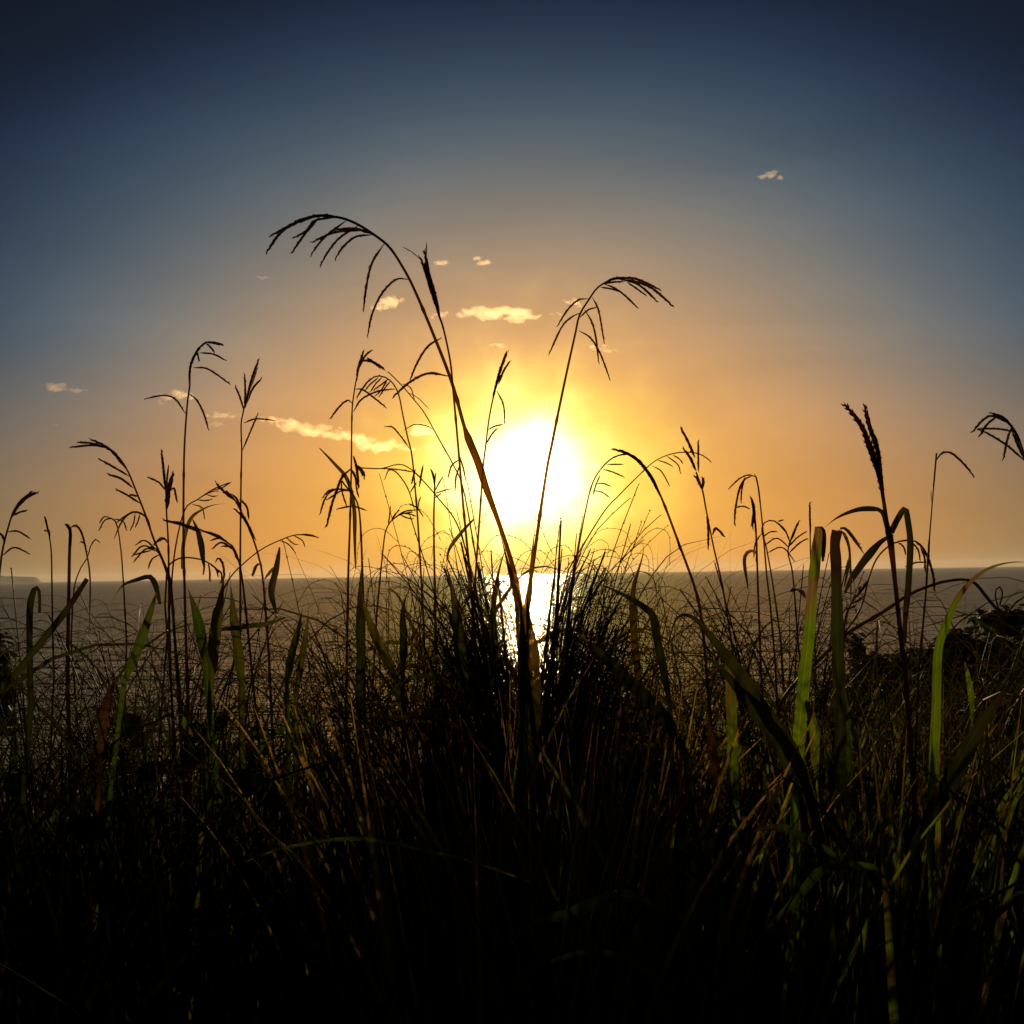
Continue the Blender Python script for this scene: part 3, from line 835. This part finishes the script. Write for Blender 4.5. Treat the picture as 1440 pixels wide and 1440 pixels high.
plant('dark drooping seed head entering from the right edge', 1.3,
      [(1490, 900), (1478, 760), (1462, 690), (1442, 643), (1433, 617), (1423, 600), (1408, 587), (1395, 581)], (4, 2.4), [
          ([(1420, 596), (1397, 585), (1383, 590), (1367, 608)], 4.4), ([(1403, 585), (1388, 597), (1377, 614)], 4.2), ([(1427, 607), (1403, 603), (1374, 603)], 3.6), ([(1441, 648), (1417, 627), (1390, 610), (1376, 604)], 4), ([(1423, 600), (1417, 617), (1411, 646)], 4),
          ([(1438, 640), (1428, 610), (1412, 588), (1392, 580)], 4.4), ([(1446, 655), (1432, 628), (1422, 603)], 4)], 4)
plant('stalk arching low to the right across the sea with a drooping end', 1.4,
      [(1100, 985), (1117, 963), (1160, 920), (1193, 890), (1243, 860), (1277, 837), (1310, 823), (1333, 817), (1357, 815), (1373, 822), (1390, 843), (1403, 858)], (6, 3.5), [([(1373, 822), (1390, 843), (1404, 859)], 4.5)], 4, rough=0.5)
plant('arching stalk with a one-sided comb of drooping spikes at the right horizon', 1.9,
      [(1180, 900), (1209, 858), (1222, 812), (1234, 784), (1253, 766), (1273, 760), (1289, 762), (1300, 773), (1307, 789)], (3, 2), [
          ([(1300, 773), (1307, 789), (1313, 813), (1314, 831)], 4.6), [(1262, 763), (1270, 768), (1274, 780)], [(1280, 761), (1291, 773), (1294, 788)], ([(1294, 768), (1300, 784), (1301, 803)], 4), [(1273, 797), (1289, 791), (1304, 791)], [(1288, 763), (1297, 770), (1303, 783)]], 3.2)
plant('small knobbly side shoot in front of the sea right of the green blades', 1.7,
      [(1186, 910), (1189, 870), (1195, 852), (1207, 835), (1217, 822)], (3, 2), [
          ([(1205, 838), (1212, 829), (1219, 819)], 5), ([(1198, 848), (1208, 844), (1214, 838)], 4), ([(1208, 836), (1208, 828), (1211, 824)], 4), [(1192, 856), (1203, 852)]], 4)
plant('bare twig-like stalk with a looped tip above the dark shrub at right', 2.4,
      [(1410, 900), (1408, 870), (1401, 845), (1400, 830), (1406, 825), (1410, 835), (1406, 850)], (3, 2), [([(1415, 868), (1426, 850), (1442, 838)], 3)], 3)

# ------------------------------------------------------------------ broad blades that stand on their own
BG = 'broad grass blades rising from the undergrowth'


def blade(label, D, pts, wpx, mat='olive', kind='tip', ground=True, twist=None, bend=None, fold=.25, extra=()):
    root = bpy.data.objects.new('broad_grass', None)
    COL.objects.link(root)
    tag(root, label, 'grass', BG, 'thing')
    make_leaf(pts, D, wpx, root, mat, kind, ground, twist, bend, 'leaf', fold)
    for e in extra:
        make_leaf(e[0], D * 0.995, e[1], root, *(e[2:]), name='leaf')
    return root



blade('widest bright green blade at right, bent over square at its top', 1.1, [(1118, 1120), (1122, 1045), (1130, 953), (1137, 900), (1143, 833), (1148, 783), (1152, 741)], 21, 'green', 'blunt', True, 0.1, 0.02, .15,
      extra=[([(1150, 741), (1158, 743), (1160, 758), (1158, 790)], 6, 'dark', 'both')])
blade('dark broad blade beside the bright green one, its torn tips hanging down', 1.15, [(1182, 1080), (1181, 1000), (1178, 933), (1177, 867), (1177, 800), (1175, 765), (1178, 746)], 21, 'dark', 'blunt', True, 0.1, 0.02, .15,
      extra=[([(1179, 745), (1190, 753), (1195, 777), (1192, 800), (1187, 825)], 5, 'dark', 'both'), ([(1182, 743), (1190, 744), (1203, 760), (1219, 784)], 5, 'dark', 'tip'), ([(1184, 746), (1195, 775), (1197, 830), (1196, 870)], 3.5, 'dark', 'tip')])
blade('long green blade at right curving over to the right edge', 0.95, [(1305, 1150), (1310, 1077), (1315, 993), (1318, 917), (1330, 877), (1347, 840), (1370, 813), (1393, 798), (1420, 791), (1445, 791), (1470, 797)], 15, 'green', 'tip', True, 0.2, -0.05)
blade('broad dark blade leaning up to the right edge in front of the shrub', 0.9, [(1280, 1200), (1293, 1173), (1313, 1133), (1340, 1087), (1370, 1033), (1397, 993), (1427, 953), (1455, 920)], 26, 'dark', 'tip', True, 0.3)
blade('folded olive blade drooping right of the sun below the horizon', 1.2, [(817, 815), (847, 823), (877, 837), (903, 853), (917, 867), (923, 900), (930, 933), (940, 985)][::-1], 13, 'dark', 'tip', True, 0.2)
blade('big arched blade sweeping down to the right in front of the sea', 1.0, [(1150, 1160), (1130, 1100), (1110, 1053), (1077, 1007), (1047, 960), (1023, 927), (1000, 897), (980, 873), (963, 865), (950, 872), (942, 897), (936, 925)], 22, 'dark', 'tip', True, 0.15)
blade('lower dark arched blade just beneath the big arched one', 1.05, [(1135, 1170), (1120, 1110), (1093, 1050), (1053, 990), (1020, 947), (993, 925), (960, 923), (940, 935)], 18, 'dark', 'tip', True, 0.2)
blade('broad slanting blade below the sun glow, pointing up left', 1.1, [(965, 1060), (930, 1005), (883, 957), (860, 933), (827, 903), (793, 875)], 20, 'dark', 'tip', True, 0.2)
blade('upright olive blade with a flicked tip crossing the horizon right of the sun', 1.5, [(900, 1000), (897, 947), (893, 900), (890, 850), (892, 823), (898, 803), (905, 777), (903, 752)], 10, 'dark', 'tip', True, 0.2)
blade('tall green upright blade in the lower right centre', 1.2, [(1034, 1160), (1030, 1110), (1028, 1043), (1027, 985), (1026, 930)], 19, 'green', 'blunt', True, 0.15)
blade('yellowed blade beside the tall green one in the lower right centre', 1.25, [(1016, 1150), (1010, 1120), (1003, 1060), (996, 1013), (990, 965)], 14, 'dry', 'tip', True, 0.15)
blade('narrow green blade below the widest blade at right', 1.2, [(1148, 1100), (1145, 1060), (1143, 1020), (1133, 985)], 14, 'green', 'both', True, 0.2)
blade('straight narrow green blade low in the right undergrowth', 1.0, [(1210, 1230), (1207, 1170), (1205, 1120)], 8, 'green', 'even', True, 0.1)
blade('green upright blade right of the dark torn one', 1.2, [(1192, 1120), (1190, 1060), (1190, 1000), (1186, 950)], 14, 'dull', 'tip', True, 0.15)
blade('long diagonal dark blade at far left, thick blunt top', 1.3, [(-20, 985), (20, 950), (50, 913), (77, 880), (100, 850), (124, 814)], 9, 'dark', 'even', True, 0.2)
blade('doubled-over dark blade near the left edge', 1.4, [(44, 990), (43, 920), (42, 857), (48, 829), (54, 828), (56, 840), (56, 862)], 8, 'dark', 'even', True, 0.3)
blade('green blade leaning right in the left clump, blunt at the horizon', 1.5, [(175, 960), (190, 920), (205, 880), (220, 835), (230, 815)], 12, 'dull', 'tip', True, 0.3)
blade('green blade leaning left behind the hooked tall plant', 1.5, [(288, 930), (282, 890), (273, 855), (262, 820)], 14, 'dull', 'tip', True, 0.3)
blade('tall pointed blade in the left clump reaching the horizon', 1.5, [(297, 960), (300, 910), (305, 870), (313, 825), (316, 795)], 14, 'olive', 'tip', True, 0.3)
blade('lance-shaped blade right of the straight forked plant at left', 1.6, [(340, 960), (332, 900), (327, 860), (324, 812)], 13, 'olive', 'tip', True, 0.3)
blade('short spear blade hanging at the horizon right of the left clump', 1.8, [(388, 864), (382, 833), (388, 800), (393, 769)], 9, 'dark', 'both', False, 0.3)
blade('horizontal fallen blade across the left clump', 1.5, [(293, 886), (320, 884), (350, 880), (380, 876), (402, 868)], 7, 'olive', 'both', False, 0.4)
blade('dark blade bending left at the left horizon', 1.6, [(225, 850), (220, 825), (212, 812), (195, 815), (172, 824), (158, 845)], 7, 'dark', 'tip', False, 0.3)
blade('narrow green blade standing between left and centre clumps', 1.5, [(403, 960), (410, 920), (418, 890), (427, 850)], 11, 'dull', 'tip', True, 0.3)
blade('slim olive blade just right of the narrow green one between the clumps', 1.5, [(415, 980), (424, 930), (432, 880), (434, 845)], 9, 'olive', 'tip', True, 0.3)
blade('stout blade in the centre clump left of the sun\'s reflection', 1.4, [(655, 1010), (650, 950), (647, 907), (640, 847), (630, 800), (618, 776)], 15, 'dark', 'tip', True, 0.2)
blade('dark trunk-like blade leaning right under the sun', 1.3, [(738, 1040), (735, 960), (733, 907), (729, 853), (720, 813), (710, 773), (699, 735)], 14, 'dark', 'tip', True, 0.2)
blade('dark trunk-like blade leaning left under the sun', 1.32, [(733, 1040), (735, 940), (738, 873), (745, 823), (749, 773), (754, 722)], 12, 'dark', 'tip', True, 0.2)
blade('thick upright blade at the foot of the sun\'s reflection', 1.25, [(748, 1060), (750, 980), (748, 920), (742, 860), (740, 815)], 20, 'dark', 'tip', True, 0.2)
blade('slanting blade left of the trunk-like pair under the sun', 1.5, [(690, 980), (692, 880), (697, 827), (707, 783), (721, 752)], 9, 'dark', 'tip', True, 0.2)
blade('short pointed blade flicking right at the sun\'s lower left rim', 1.7, [(628, 790), (633, 770), (650, 747), (667, 729)], 5, 'dark', 'both', False, 0.2)
blade('tall narrow blade in the centre-left plant reaching the horizon', 1.6, [(505, 1010), (507, 930), (506, 860), (509, 800), (516, 770)], 12, 'dark', 'tip', True, 0.2)
blade('second narrow blade crossing the centre-left plant', 1.6, [(560, 960), (540, 920), (522, 880), (512, 850), (505, 815)], 12, 'olive', 'tip', True, 0.2)
blade('pointed blade left of the stout one in the centre clump', 1.6, [(566, 950), (567, 900), (566, 860), (572, 835), (580, 825)], 11, 'dark', 'tip', True, 0.2)
blade('long arched blade lying low in the dark centre foreground', 0.8, [(800, 1275), (753, 1243), (673, 1213), (637, 1203), (587, 1192), (537, 1181), (487, 1178), (430, 1185), (387, 1195), (343, 1212)][::-1], 9, 'green', 'both', False, 0.9, 0.05)
blade('arched blade in the lower foreground right of centre', 0.7, [(930, 1280), (894, 1263), (869, 1260), (833, 1272), (802, 1286), (756, 1296), (726, 1318), (707, 1350)], 14, 'dull', 'tip', False, 0.7)
blade('thin arched blade lowest in the foreground', 0.7, [(940, 1390), (888, 1351), (851, 1341), (818, 1341), (787, 1348), (756, 1361), (705, 1386)], 8, 'dull', 'tip', False, 0.6)
blade('arched blade with a red spot low at right', 0.75, [(1240, 1223), (1214, 1218), (1183, 1218), (1153, 1226), (1128, 1254), (1107, 1278), (1079, 1306), (1042, 1342)], 11, 'dull', 'tip', False, 0.6,
      extra=[([(1092, 1292), (1085, 1300), (1074, 1310)], 7, 'red', 'both', False, 0.6)])
blade('small arched blade above the red-spotted one', 0.85, [(1176, 1204), (1134, 1180), (1101, 1165), (1079, 1165), (1043, 1174)], 11, 'dull', 'tip', False, 0.6)
blade('long faint arched blade under the sun glow', 1.0, [(690, 1058), (630, 1016), (580, 1009), (530, 1012), (490, 1028)], 6, 'dry', 'tip', False, 0.7)
blade('green blade slanting down right in the left undergrowth', 1.4, [(248, 1000), (258, 1012), (268, 1030), (272, 1034)], 10, 'green', 'both', False, 0.2)
blade('yellow-brown blade upright in the left undergrowth', 1.4, [(142, 1060), (146, 1020), (153, 980), (166, 955), (175, 935)], 13, 'dry', 'tip', True, 0.2)
blade('small red curled leaf beside the widest green blade', 1.3, [(1110, 832), (1118, 828), (1127, 832), (1134, 842)], 8, 'red', 'both', False, 0.3)
blade('small red leaf tip low in the right shade', 1.0, [(1342, 1200), (1344, 1180), (1346, 1166)], 8, 'red', 'even', False, 0.2)
blade('green blade catching light by the right shrub', 1.5, [(1368, 1020), (1366, 985), (1360, 950), (1356, 932)], 10, 'green', 'both', True, 0.2)

# ------------------------------------------------------------------ fine grass plants of the clumps (built in place, in metres)
def arc3(base, h, lean, az, droop, n=9):
    """a stalk from the ground: rises, leans and bows over at its end"""
    d = Vector((math.cos(az), math.sin(az), 0))
    pts = []
    for i in range(n):
        f = i / (n - 1)
        out = lean * h * f ** 1.6 + droop * h * max(0, f - .72) ** 1.3
        zz = h * f - droop * h * 1.1 * max(0, f - .80) ** 1.7 * 2.0
        pts.append(base + d * out + Vector((0, 0, zz)))
    return smooth_path(pts, h / 26)


def fine_plant(base, h, label, group, rr, nsp=6, side=None, thick=1.0):
    root = bpy.data.objects.new('fine_grass_plant', None)
    COL.objects.link(root)
    root.location = base
    tag(root, label, 'grass plant', group)
    az = rr.choice([0, math.pi]) + rr.uniform(-.9, .9)
    lean = rr.uniform(.02, .2)
    if side is not None:
        az = (0 if side > 0 else math.pi) + rr.uniform(-.35, .35)
        lean = abs(side) + rr.uniform(0, .05)
    P = arc3(Vector((0, 0, 0)), h, lean, az, rr.uniform(.0, .55))
    k = len(P)
    mb = MB()
    r0 = rr.uniform(.0013, .0025) * thick
    mb.tube(P, [r0 * (1 - .6 * i / k) * (1.4 if i % 8 == 4 else 1) for i in range(k)], 5)
    mb.build('stem', 'stalk', root)
    hm = MB()
    st = int(k * rr.uniform(.68, .78))
    hm.tube(P[st:], [r0 * .5] * (k - st), 4)
    for q in range(nsp):
        i = st + int((k - st - 2) * q / nsp)
        p = P[i]
        t = (P[i + 1] - P[i]).normalized()
        sa = az + rr.uniform(-1.2, 1.2) + (math.pi if rr.random() < .4 else 0)
        out = Vector((math.cos(sa), math.sin(sa), 0))
        L = h * rr.uniform(.05, .11)
        path = smooth_path([p, p + t * L * .35 + out * L * .35, p + t * L * .35 + out * L * .8 - Vector((0, 0, L * rr.uniform(.0, .25))), p + out * L * 1.05 - Vector((0, 0, L * rr.uniform(.1, .7)))], L / 9)
        hm.tube(path, [.0006] * len(path), 3)
        for j in range(2, len(path)):
            tt = (path[j] - path[j - 1]).normalized()
            sd = Quaternion(tt, rr.uniform(0, 6.28)) @ tt.orthogonal().normalized()
            hm.grain(path[j], (tt + sd * .35).normalized(), rr.uniform(.004, .0065), .0009)
    for j in range(st + 3, k):
        tt = (P[j] - P[j - 1]).normalized()
        for _ in range(2):
            sd = Quaternion(tt, rr.uniform(0, 6.28)) @ tt.orthogonal().normalized()
            hm.grain(P[j], (tt + sd * .4).normalized(), .006, .001)
    hm.build('seed_head', 'stalk', root)
    for q in range(rr.randint(2, 4)):
        i = int(k * rr.uniform(.2, .66))
        sa = rr.choice([0, math.pi]) + rr.uniform(-.8, .8)
        out = Vector((math.cos(sa), math.sin(sa), 0))
        L = h * rr.uniform(.18, .36)
        bow = rr.uniform(.1, 1.1)
        path = smooth_path([P[i], P[i] + out * L * .18 + Vector((0, 0, L * .4)), P[i] + out * L * (.3 + .2 * bow) + Vector((0, 0, L * (.75 - .25 * bow))), P[i] + out * L * (.4 + .5 * bow) + Vector((0, 0, L * (1 - .85 * bow)))], L / 12)
        lb = MB()
        n = len(path)
        wd = rr.uniform(.005, .014) * thick
        lb.ribbon(path, [wd * min(1, .5 + 3 * a / n) * max(.04, 1 - (a / (n - 1)) ** 1.8) for a in range(n)], Vector((rr.uniform(-.6, .6), -1, .1)).normalized(), .3, rr.uniform(-.8, .8), rr.uniform(-.8, .8))
        lb.build('leaf', rr.choice(['olive', 'dark', 'dry', 'dark', 'dull']), root)
    return root


rr = random.Random(21)


def clump(n, px0, px1, y0, y1, d0, d1, label, group, fan=None, thick=1.0):
    for i in range(n):
        D = rr.uniform(d0, d1)
        px = px0 + (px1 - px0) * (0.5 + 0.5 * (rr.random() + rr.random() - 1)) if rr.random() < .6 else rr.uniform(px0, px1)
        bx = px if fan is None else fan[0] + (px - fan[0]) * fan[1]
        b = at(bx, 806, D)
        gz = ground_z(b.x, b.y)
        top = at(px, rr.uniform(y0, y1) if rr.random() < .7 else y1, D).z
        h = top - gz + .01
        side = None if fan is None else (px - bx) * D / F / h
        fine_plant(Vector((b.x, b.y, gz - .01)), h, label, group, rr, rr.randint(3, 8), side, thick)


clump(46, 600, 880, 715, 880, 1.6, 2.8, 'fine wispy grass stalk in the dense clump right under the sun', 'fine grass stalks under the sun', (742, .32), 1.25)
clump(40, 675, 820, 730, 870, 1.5, 2.3, 'fine wispy grass stalk in the dense clump right under the sun', 'fine grass stalks under the sun', (738, .45), 1.5)
clump(28, 545, 910, 640, 780, 1.7, 2.6, 'tall fine grass stalk rising beside the sun out of the dense clump', 'tall fine grass stalks beside the sun', (742, .5), .9)
clump(34, 700, 785, 735, 850, 1.35, 2.1, 'fine wispy grass stalk in the dense clump right under the sun', 'fine grass stalks under the sun', (742, .6), 1.7)
clump(50, 430, 670, 745, 890, 1.7, 3.0, 'fine wispy grass stalk in the clump left of the sun\'s reflection', 'fine grass stalks left of the reflection', (540, .6), 1.1)
clump(46, 0, 430, 790, 900, 1.7, 3.0, 'fine grass stalk among the tall plants on the left, in front of the sea', 'fine grass stalks on the left', (240, .8), 1.1)
clump(34, 1000, 1160, 750, 880, 1.7, 2.8, 'fine curling grass stalk in the clump left of the broad green blades', 'fine grass stalks by the green blades', (1085, .5), 1.1)
clump(24, 850, 1010, 810, 910, 1.8, 3.0, 'short fine grass stalk between the sun clump and the lantern-like head', 'short fine grass stalks right of the sun')
clump(12, 1180, 1430, 860, 930, 2.0, 2.8, 'short brown grass stalk in front of the dark shrub on the right', 'short grass stalks before the shrub')

# ------------------------------------------------------------------ undergrowth
def undergrowth(name, n, ylo, yhi, mat, wlo, whi, plo, phi, label, seed, curl=0.6, xc=None):
    q = random.Random(seed)
    mb = MB()
    for i in range(n):
        y = ylo + (yhi - ylo) * q.random() ** 0.8
        x = q.uniform(-1, 1) * (0.56 * y + 0.75) if xc is None else (xc[0] + q.gauss(0, 1) * xc[1]) * y
        gz = ground_z(x, y)
        top = CAMZ - y * (q.uniform(plo, phi) - 806) / F
        hh = max(0.15, (top - gz))
        b = Vector((x, y, gz - .02))
        a = q.uniform(0, 6.283)
        out = Vector((math.cos(a), math.sin(a), 0))
        bow = q.uniform(.05, 1.0) ** 1.5 * curl
        L = hh
        be = .04 + .56 * min(1.0, bow)
        zm = (2 / 3) / math.sqrt(3 * be) if be > 1 / 3 else 1 - be
        path = [b + out * L * (.12 * f + .62 * bow * f ** 2.3) + Vector((0, 0, L * (f - be * f ** 3) / zm)) for f in [g_ / 9 for g_ in range(10)]]
        path = smooth_path(path, L / 15)
        k = len(path)
        wd = q.uniform(wlo, whi)
        mb.ribbon(path, [wd * max(.04, min(1, .6 + 2 * j / k) * (1 - (j / (k - 1)) ** 2.2)) for j in range(k)], Vector((q.uniform(-1, 1), q.uniform(-1, -.2), .1)).normalized(), .25, q.uniform(-.6, .6), q.uniform(-.6, .6))
    o = mb.build(name, mat)
    tag(o, label, 'grass', kind='stuff')


undergrowth('dark_grass', 4200, 0.75, 4.8, 'shade', .007, .020, 985, 1190, 'dense grass filling the foreground, its leaf colour darkened for shade', 3)
undergrowth('leafy_grass', 800, 1.5, 2.9, 'dark', .005, .013, 825, 1010, 'leafy grass blades massed in front of the sea', 11, .8)
undergrowth('wiry_grass', 1500, 1.5, 3.2, 'dark', .002, .005, 810, 1000, 'wiry grass tangled between the taller stalks', 12, 1.1)
undergrowth('wispy_grass', 420, 1.5, 2.8, 'olive', .0018, .0045, 725, 900, 'wispy grass thickening the clump below the sun', 15, .6, (0.012, 0.075))
undergrowth('glow_tinted_grass', 1500, 1.0, 3.0, 'gold', .006, .016, 920, 1130, 'undergrowth grass below the sun, coloured gold to imitate its glow', 13, .34, (0.006, 0.055))  # grass added round the sun's bearing, its gold colour imitating glow
undergrowth('tall_green_grass', 520, 0.9, 2.2, 'green', .006, .017, 930, 1180, 'broad green grass leaves massed low on the right', 14, .35, (0.24, 0.10))
undergrowth('green_grass', 650, 1.5, 4.6, 'olive', .005, .013, 960, 1080, 'green grass leaves lit from behind in the undergrowth', 4)
undergrowth('brown_grass', 1100, 1.7, 4.8, 'dry', .002, .006, 930, 1060, 'dry brown grass tangled through the undergrowth', 5, 1.2)


# round-leaved creepers low in the undergrowth
def leaf_mass(mb, c, r, n, q, size):
    for i in range(n):
        v = Vector((q.gauss(0, 1), q.gauss(0, 1), q.gauss(0, 1))).normalized() * (q.random() ** .4)
        p = c + Vector((v.x * r.x, v.y * r.y, v.z * r.z))
        lump = noise.noise(p * 2.2)
        p += v * lump * 0.3 * min(r)
        nn = (v + Vector((q.uniform(-.8, .8), q.uniform(-.8, .8), q.uniform(-.2, 1)))).normalized()
        t = nn.orthogonal().normalized()
        t = Quaternion(nn, q.uniform(0, 6.28)) @ t
        L = size * q.uniform(.7, 1.3)
        mb.ribbon([p + t * (L * f) + nn * (-.25 * L * f * f) for f in (0, .25, .5, .75, 1)], [L * .12, L * .42, L * .5, L * .4, L * .05], nn, .2)


def shrub(label, cx, cy, D, parts, size, seed, mat='shrub'):
    q = random.Random(seed)
    root = bpy.data.objects.new('shrub', None)
    COL.objects.link(root)
    tag(root, label, 'shrub')
    fm = MB()
    sm = MB()
    base = at(cx, cy, D)
    gb = Vector((base.x, base.y, ground_z(base.x, base.y) - .05))
    for (px, py, rx, ry, n, dd) in parts:
        c = at(px, py, D + dd)
        m = (D + dd) / F
        leaf_mass(fm, c, Vector((rx * m, max(rx, ry) * m * .9, ry * m)), n, q, size)
        mid = gb.lerp(c, .5) + Vector((q.uniform(-.1, .1), q.uniform(-.1, .1), .05))
        pth = smooth_path([gb, mid, c], .12)
        sm.tube(pth, [.018 * (1 - .7 * i / len(pth)) for i in range(len(pth))], 6)
    sm.build('branches', 'stem', root)
    fm.build('foliage', mat, root)
    return root


shrub('large dark leafy shrub against the sea at the right edge', 1420, 1000, 4.6,
      [(1380, 960, 70, 85, 1500, 0), (1450, 930, 80, 75, 1600, .2), (1310, 965, 55, 62, 1200, -.2), (1520, 930, 90, 90, 900, .3), (1420, 1040, 130, 90, 1300, -.5), (1345, 905, 28, 20, 300, 0), (1415, 872, 45, 16, 420, .1)], .036, 5)
shrub('lower dark shrub left of the large one, sloping down to the sea', 1235, 1000, 4.4,
      [(1240, 975, 50, 58, 1100, 0), (1195, 1000, 50, 50, 800, .2), (1275, 950, 30, 40, 500, .1), (1205, 910, 8, 24, 110, 0), (1230, 940, 25, 22, 260, 0)], .032, 6)
shrub('narrow dark bush cut by the left edge of the photo', -10, 960, 2.2,
      [(-16, 930, 18, 50, 200, 0), (-10, 985, 24, 50, 260, .1), (-40, 960, 36, 80, 300, .1)], .03, 7)


def creeper(label, px, py, D, rpx, n, size, seed):
    q = random.Random(seed)
    c = at(px, py, D)
    m = D / F
    mb = MB()
    for i in range(n):
        p = c + Vector((q.uniform(-1, 1) * rpx * m, q.uniform(-.3, .3), q.uniform(-1, 1) * rpx * m * .4))
        nn = Vector((q.uniform(-.7, .7), -1, q.uniform(-.3, .8))).normalized()
        t = Quaternion(nn, q.uniform(0, 6.28)) @ nn.orthogonal().normalized()
        L = size * q.uniform(.7, 1.2)
        mb.ribbon([p + t * (L * f) + nn * (-.15 * L * f * f) for f in (0, .15, .35, .6, .85, 1)], [L * .35, L * .8, L * .98, L * .9, L * .5, L * .06], nn, .12)
        st = smooth_path([p, p.lerp(Vector((p.x, p.y, ground_z(p.x, p.y))), .5) + Vector((.03, .02, 0)), Vector((p.x + .04, p.y, ground_z(p.x, p.y) - .02))], .06)
        mb.tube(st, .0016, 4)
    tag(mb.build('creeper_plant', 'shade'), label, 'creeper', 'round-leaved creepers in the undergrowth')


creeper('round-leaved creeper in the left undergrowth', 118, 1060, 1.7, 24, 4, .045, 1)
creeper('round-leaved creeper below the tall hooked plant', 262, 1085, 1.7, 60, 7, .04, 2)
creeper('round-leaved creeper left of the centre undergrowth', 385, 1085, 1.7, 60, 6, .04, 3)


# ------------------------------------------------------------------ dew drops on the blades
def dew():
    m, t, out = new_mat('dew_water')
    p = N(t, 'ShaderNodeBsdfPrincipled')
    p.inputs['Base Color'].default_value = (1, 1, 1, 1)
    p.inputs['Roughness'].default_value = 0.03
    p.inputs['IOR'].default_value = 1.33
    p.inputs['Transmission Weight'].default_value = 1.0
    t.links.new(p.outputs[0], out.inputs[0])
    import bmesh
    q = random.Random(9)
    src = [o for o in bpy.data.objects if o.type == 'MESH' and o.name.split('.')[0] in ('leaf', 'stem', 'green_grass', 'brown_grass')]
    tb = bmesh.new()
    bmesh.ops.create_icosphere(tb, subdivisions=2, radius=1.0)
    tv = [v.co.copy() for v in tb.verts]
    tf = [[v.index for v in f.verts] for f in tb.faces]
    tb.free()
    pts = []
    for o in src:
        off = o.location if not o.parent else o.parent.location
        vs_ = o.data.vertices
        n = 600 if o.name.startswith(('green_grass', 'brown_grass')) else (5 if o.parent and o.parent.name.startswith('broad_grass') else 2)
        for _ in range(n):
            pts.append(vs_[q.randrange(len(vs_))].co + off)
    V, Fc = [], []
    for p_ in pts:
        D = (p_ - CAM).dot(fw)
        if D < .6 or p_.z < 0.45:
            continue
        r = D / F * q.uniform(.5, 1.4)
        b = len(V)
        V += [tuple(p_ + Vector((0, -.002, 0)) + v * r) for v in tv]
        Fc += [[b + k for k in f] for f in tf]
    me = bpy.data.meshes.new('dew_drops')
    me.from_pydata(V, [], Fc)
    me.polygons.foreach_set('use_smooth', [True] * len(me.polygons))
    me.materials.append(m)
    o = bpy.data.objects.new('dew_drops', me)
    COL.objects.link(o)
    tag(o, 'tiny dew drops glinting on the grass', 'dew', kind='stuff')


dew()


# ------------------------------------------------------------------ haze over the sea
def haze():
    X0, X1, Y0, Y1, Z0, Z1 = -9800, 9800, -9600, 9900, -16, 48
    mb = MB()
    mb.v = [Vector((x, y, z)) for z in (Z0, Z1) for x, y in ((X0, Y0), (X1, Y0), (X1, Y1), (X0, Y1))]
    for f in ((3, 2, 1, 0), (4, 5, 6, 7), (0, 1, 5, 4), (1, 2, 6, 5), (2, 3, 7, 6), (3, 0, 4, 7)):
        mb.quad(f)
    m, t, out = new_mat('haze_air')
    v = N(t, 'ShaderNodeVolumePrincipled')
    v.inputs['Color'].default_value = (0.82, 0.90, 1.0, 1)
    v.inputs['Density'].default_value = 0.00005
    v.inputs['Anisotropy'].default_value = 0.4
    t.links.new(v.outputs[0], out.inputs['Volume'])
    tag(mb.build('haze', m, smooth=False), kind='stuff')


haze()
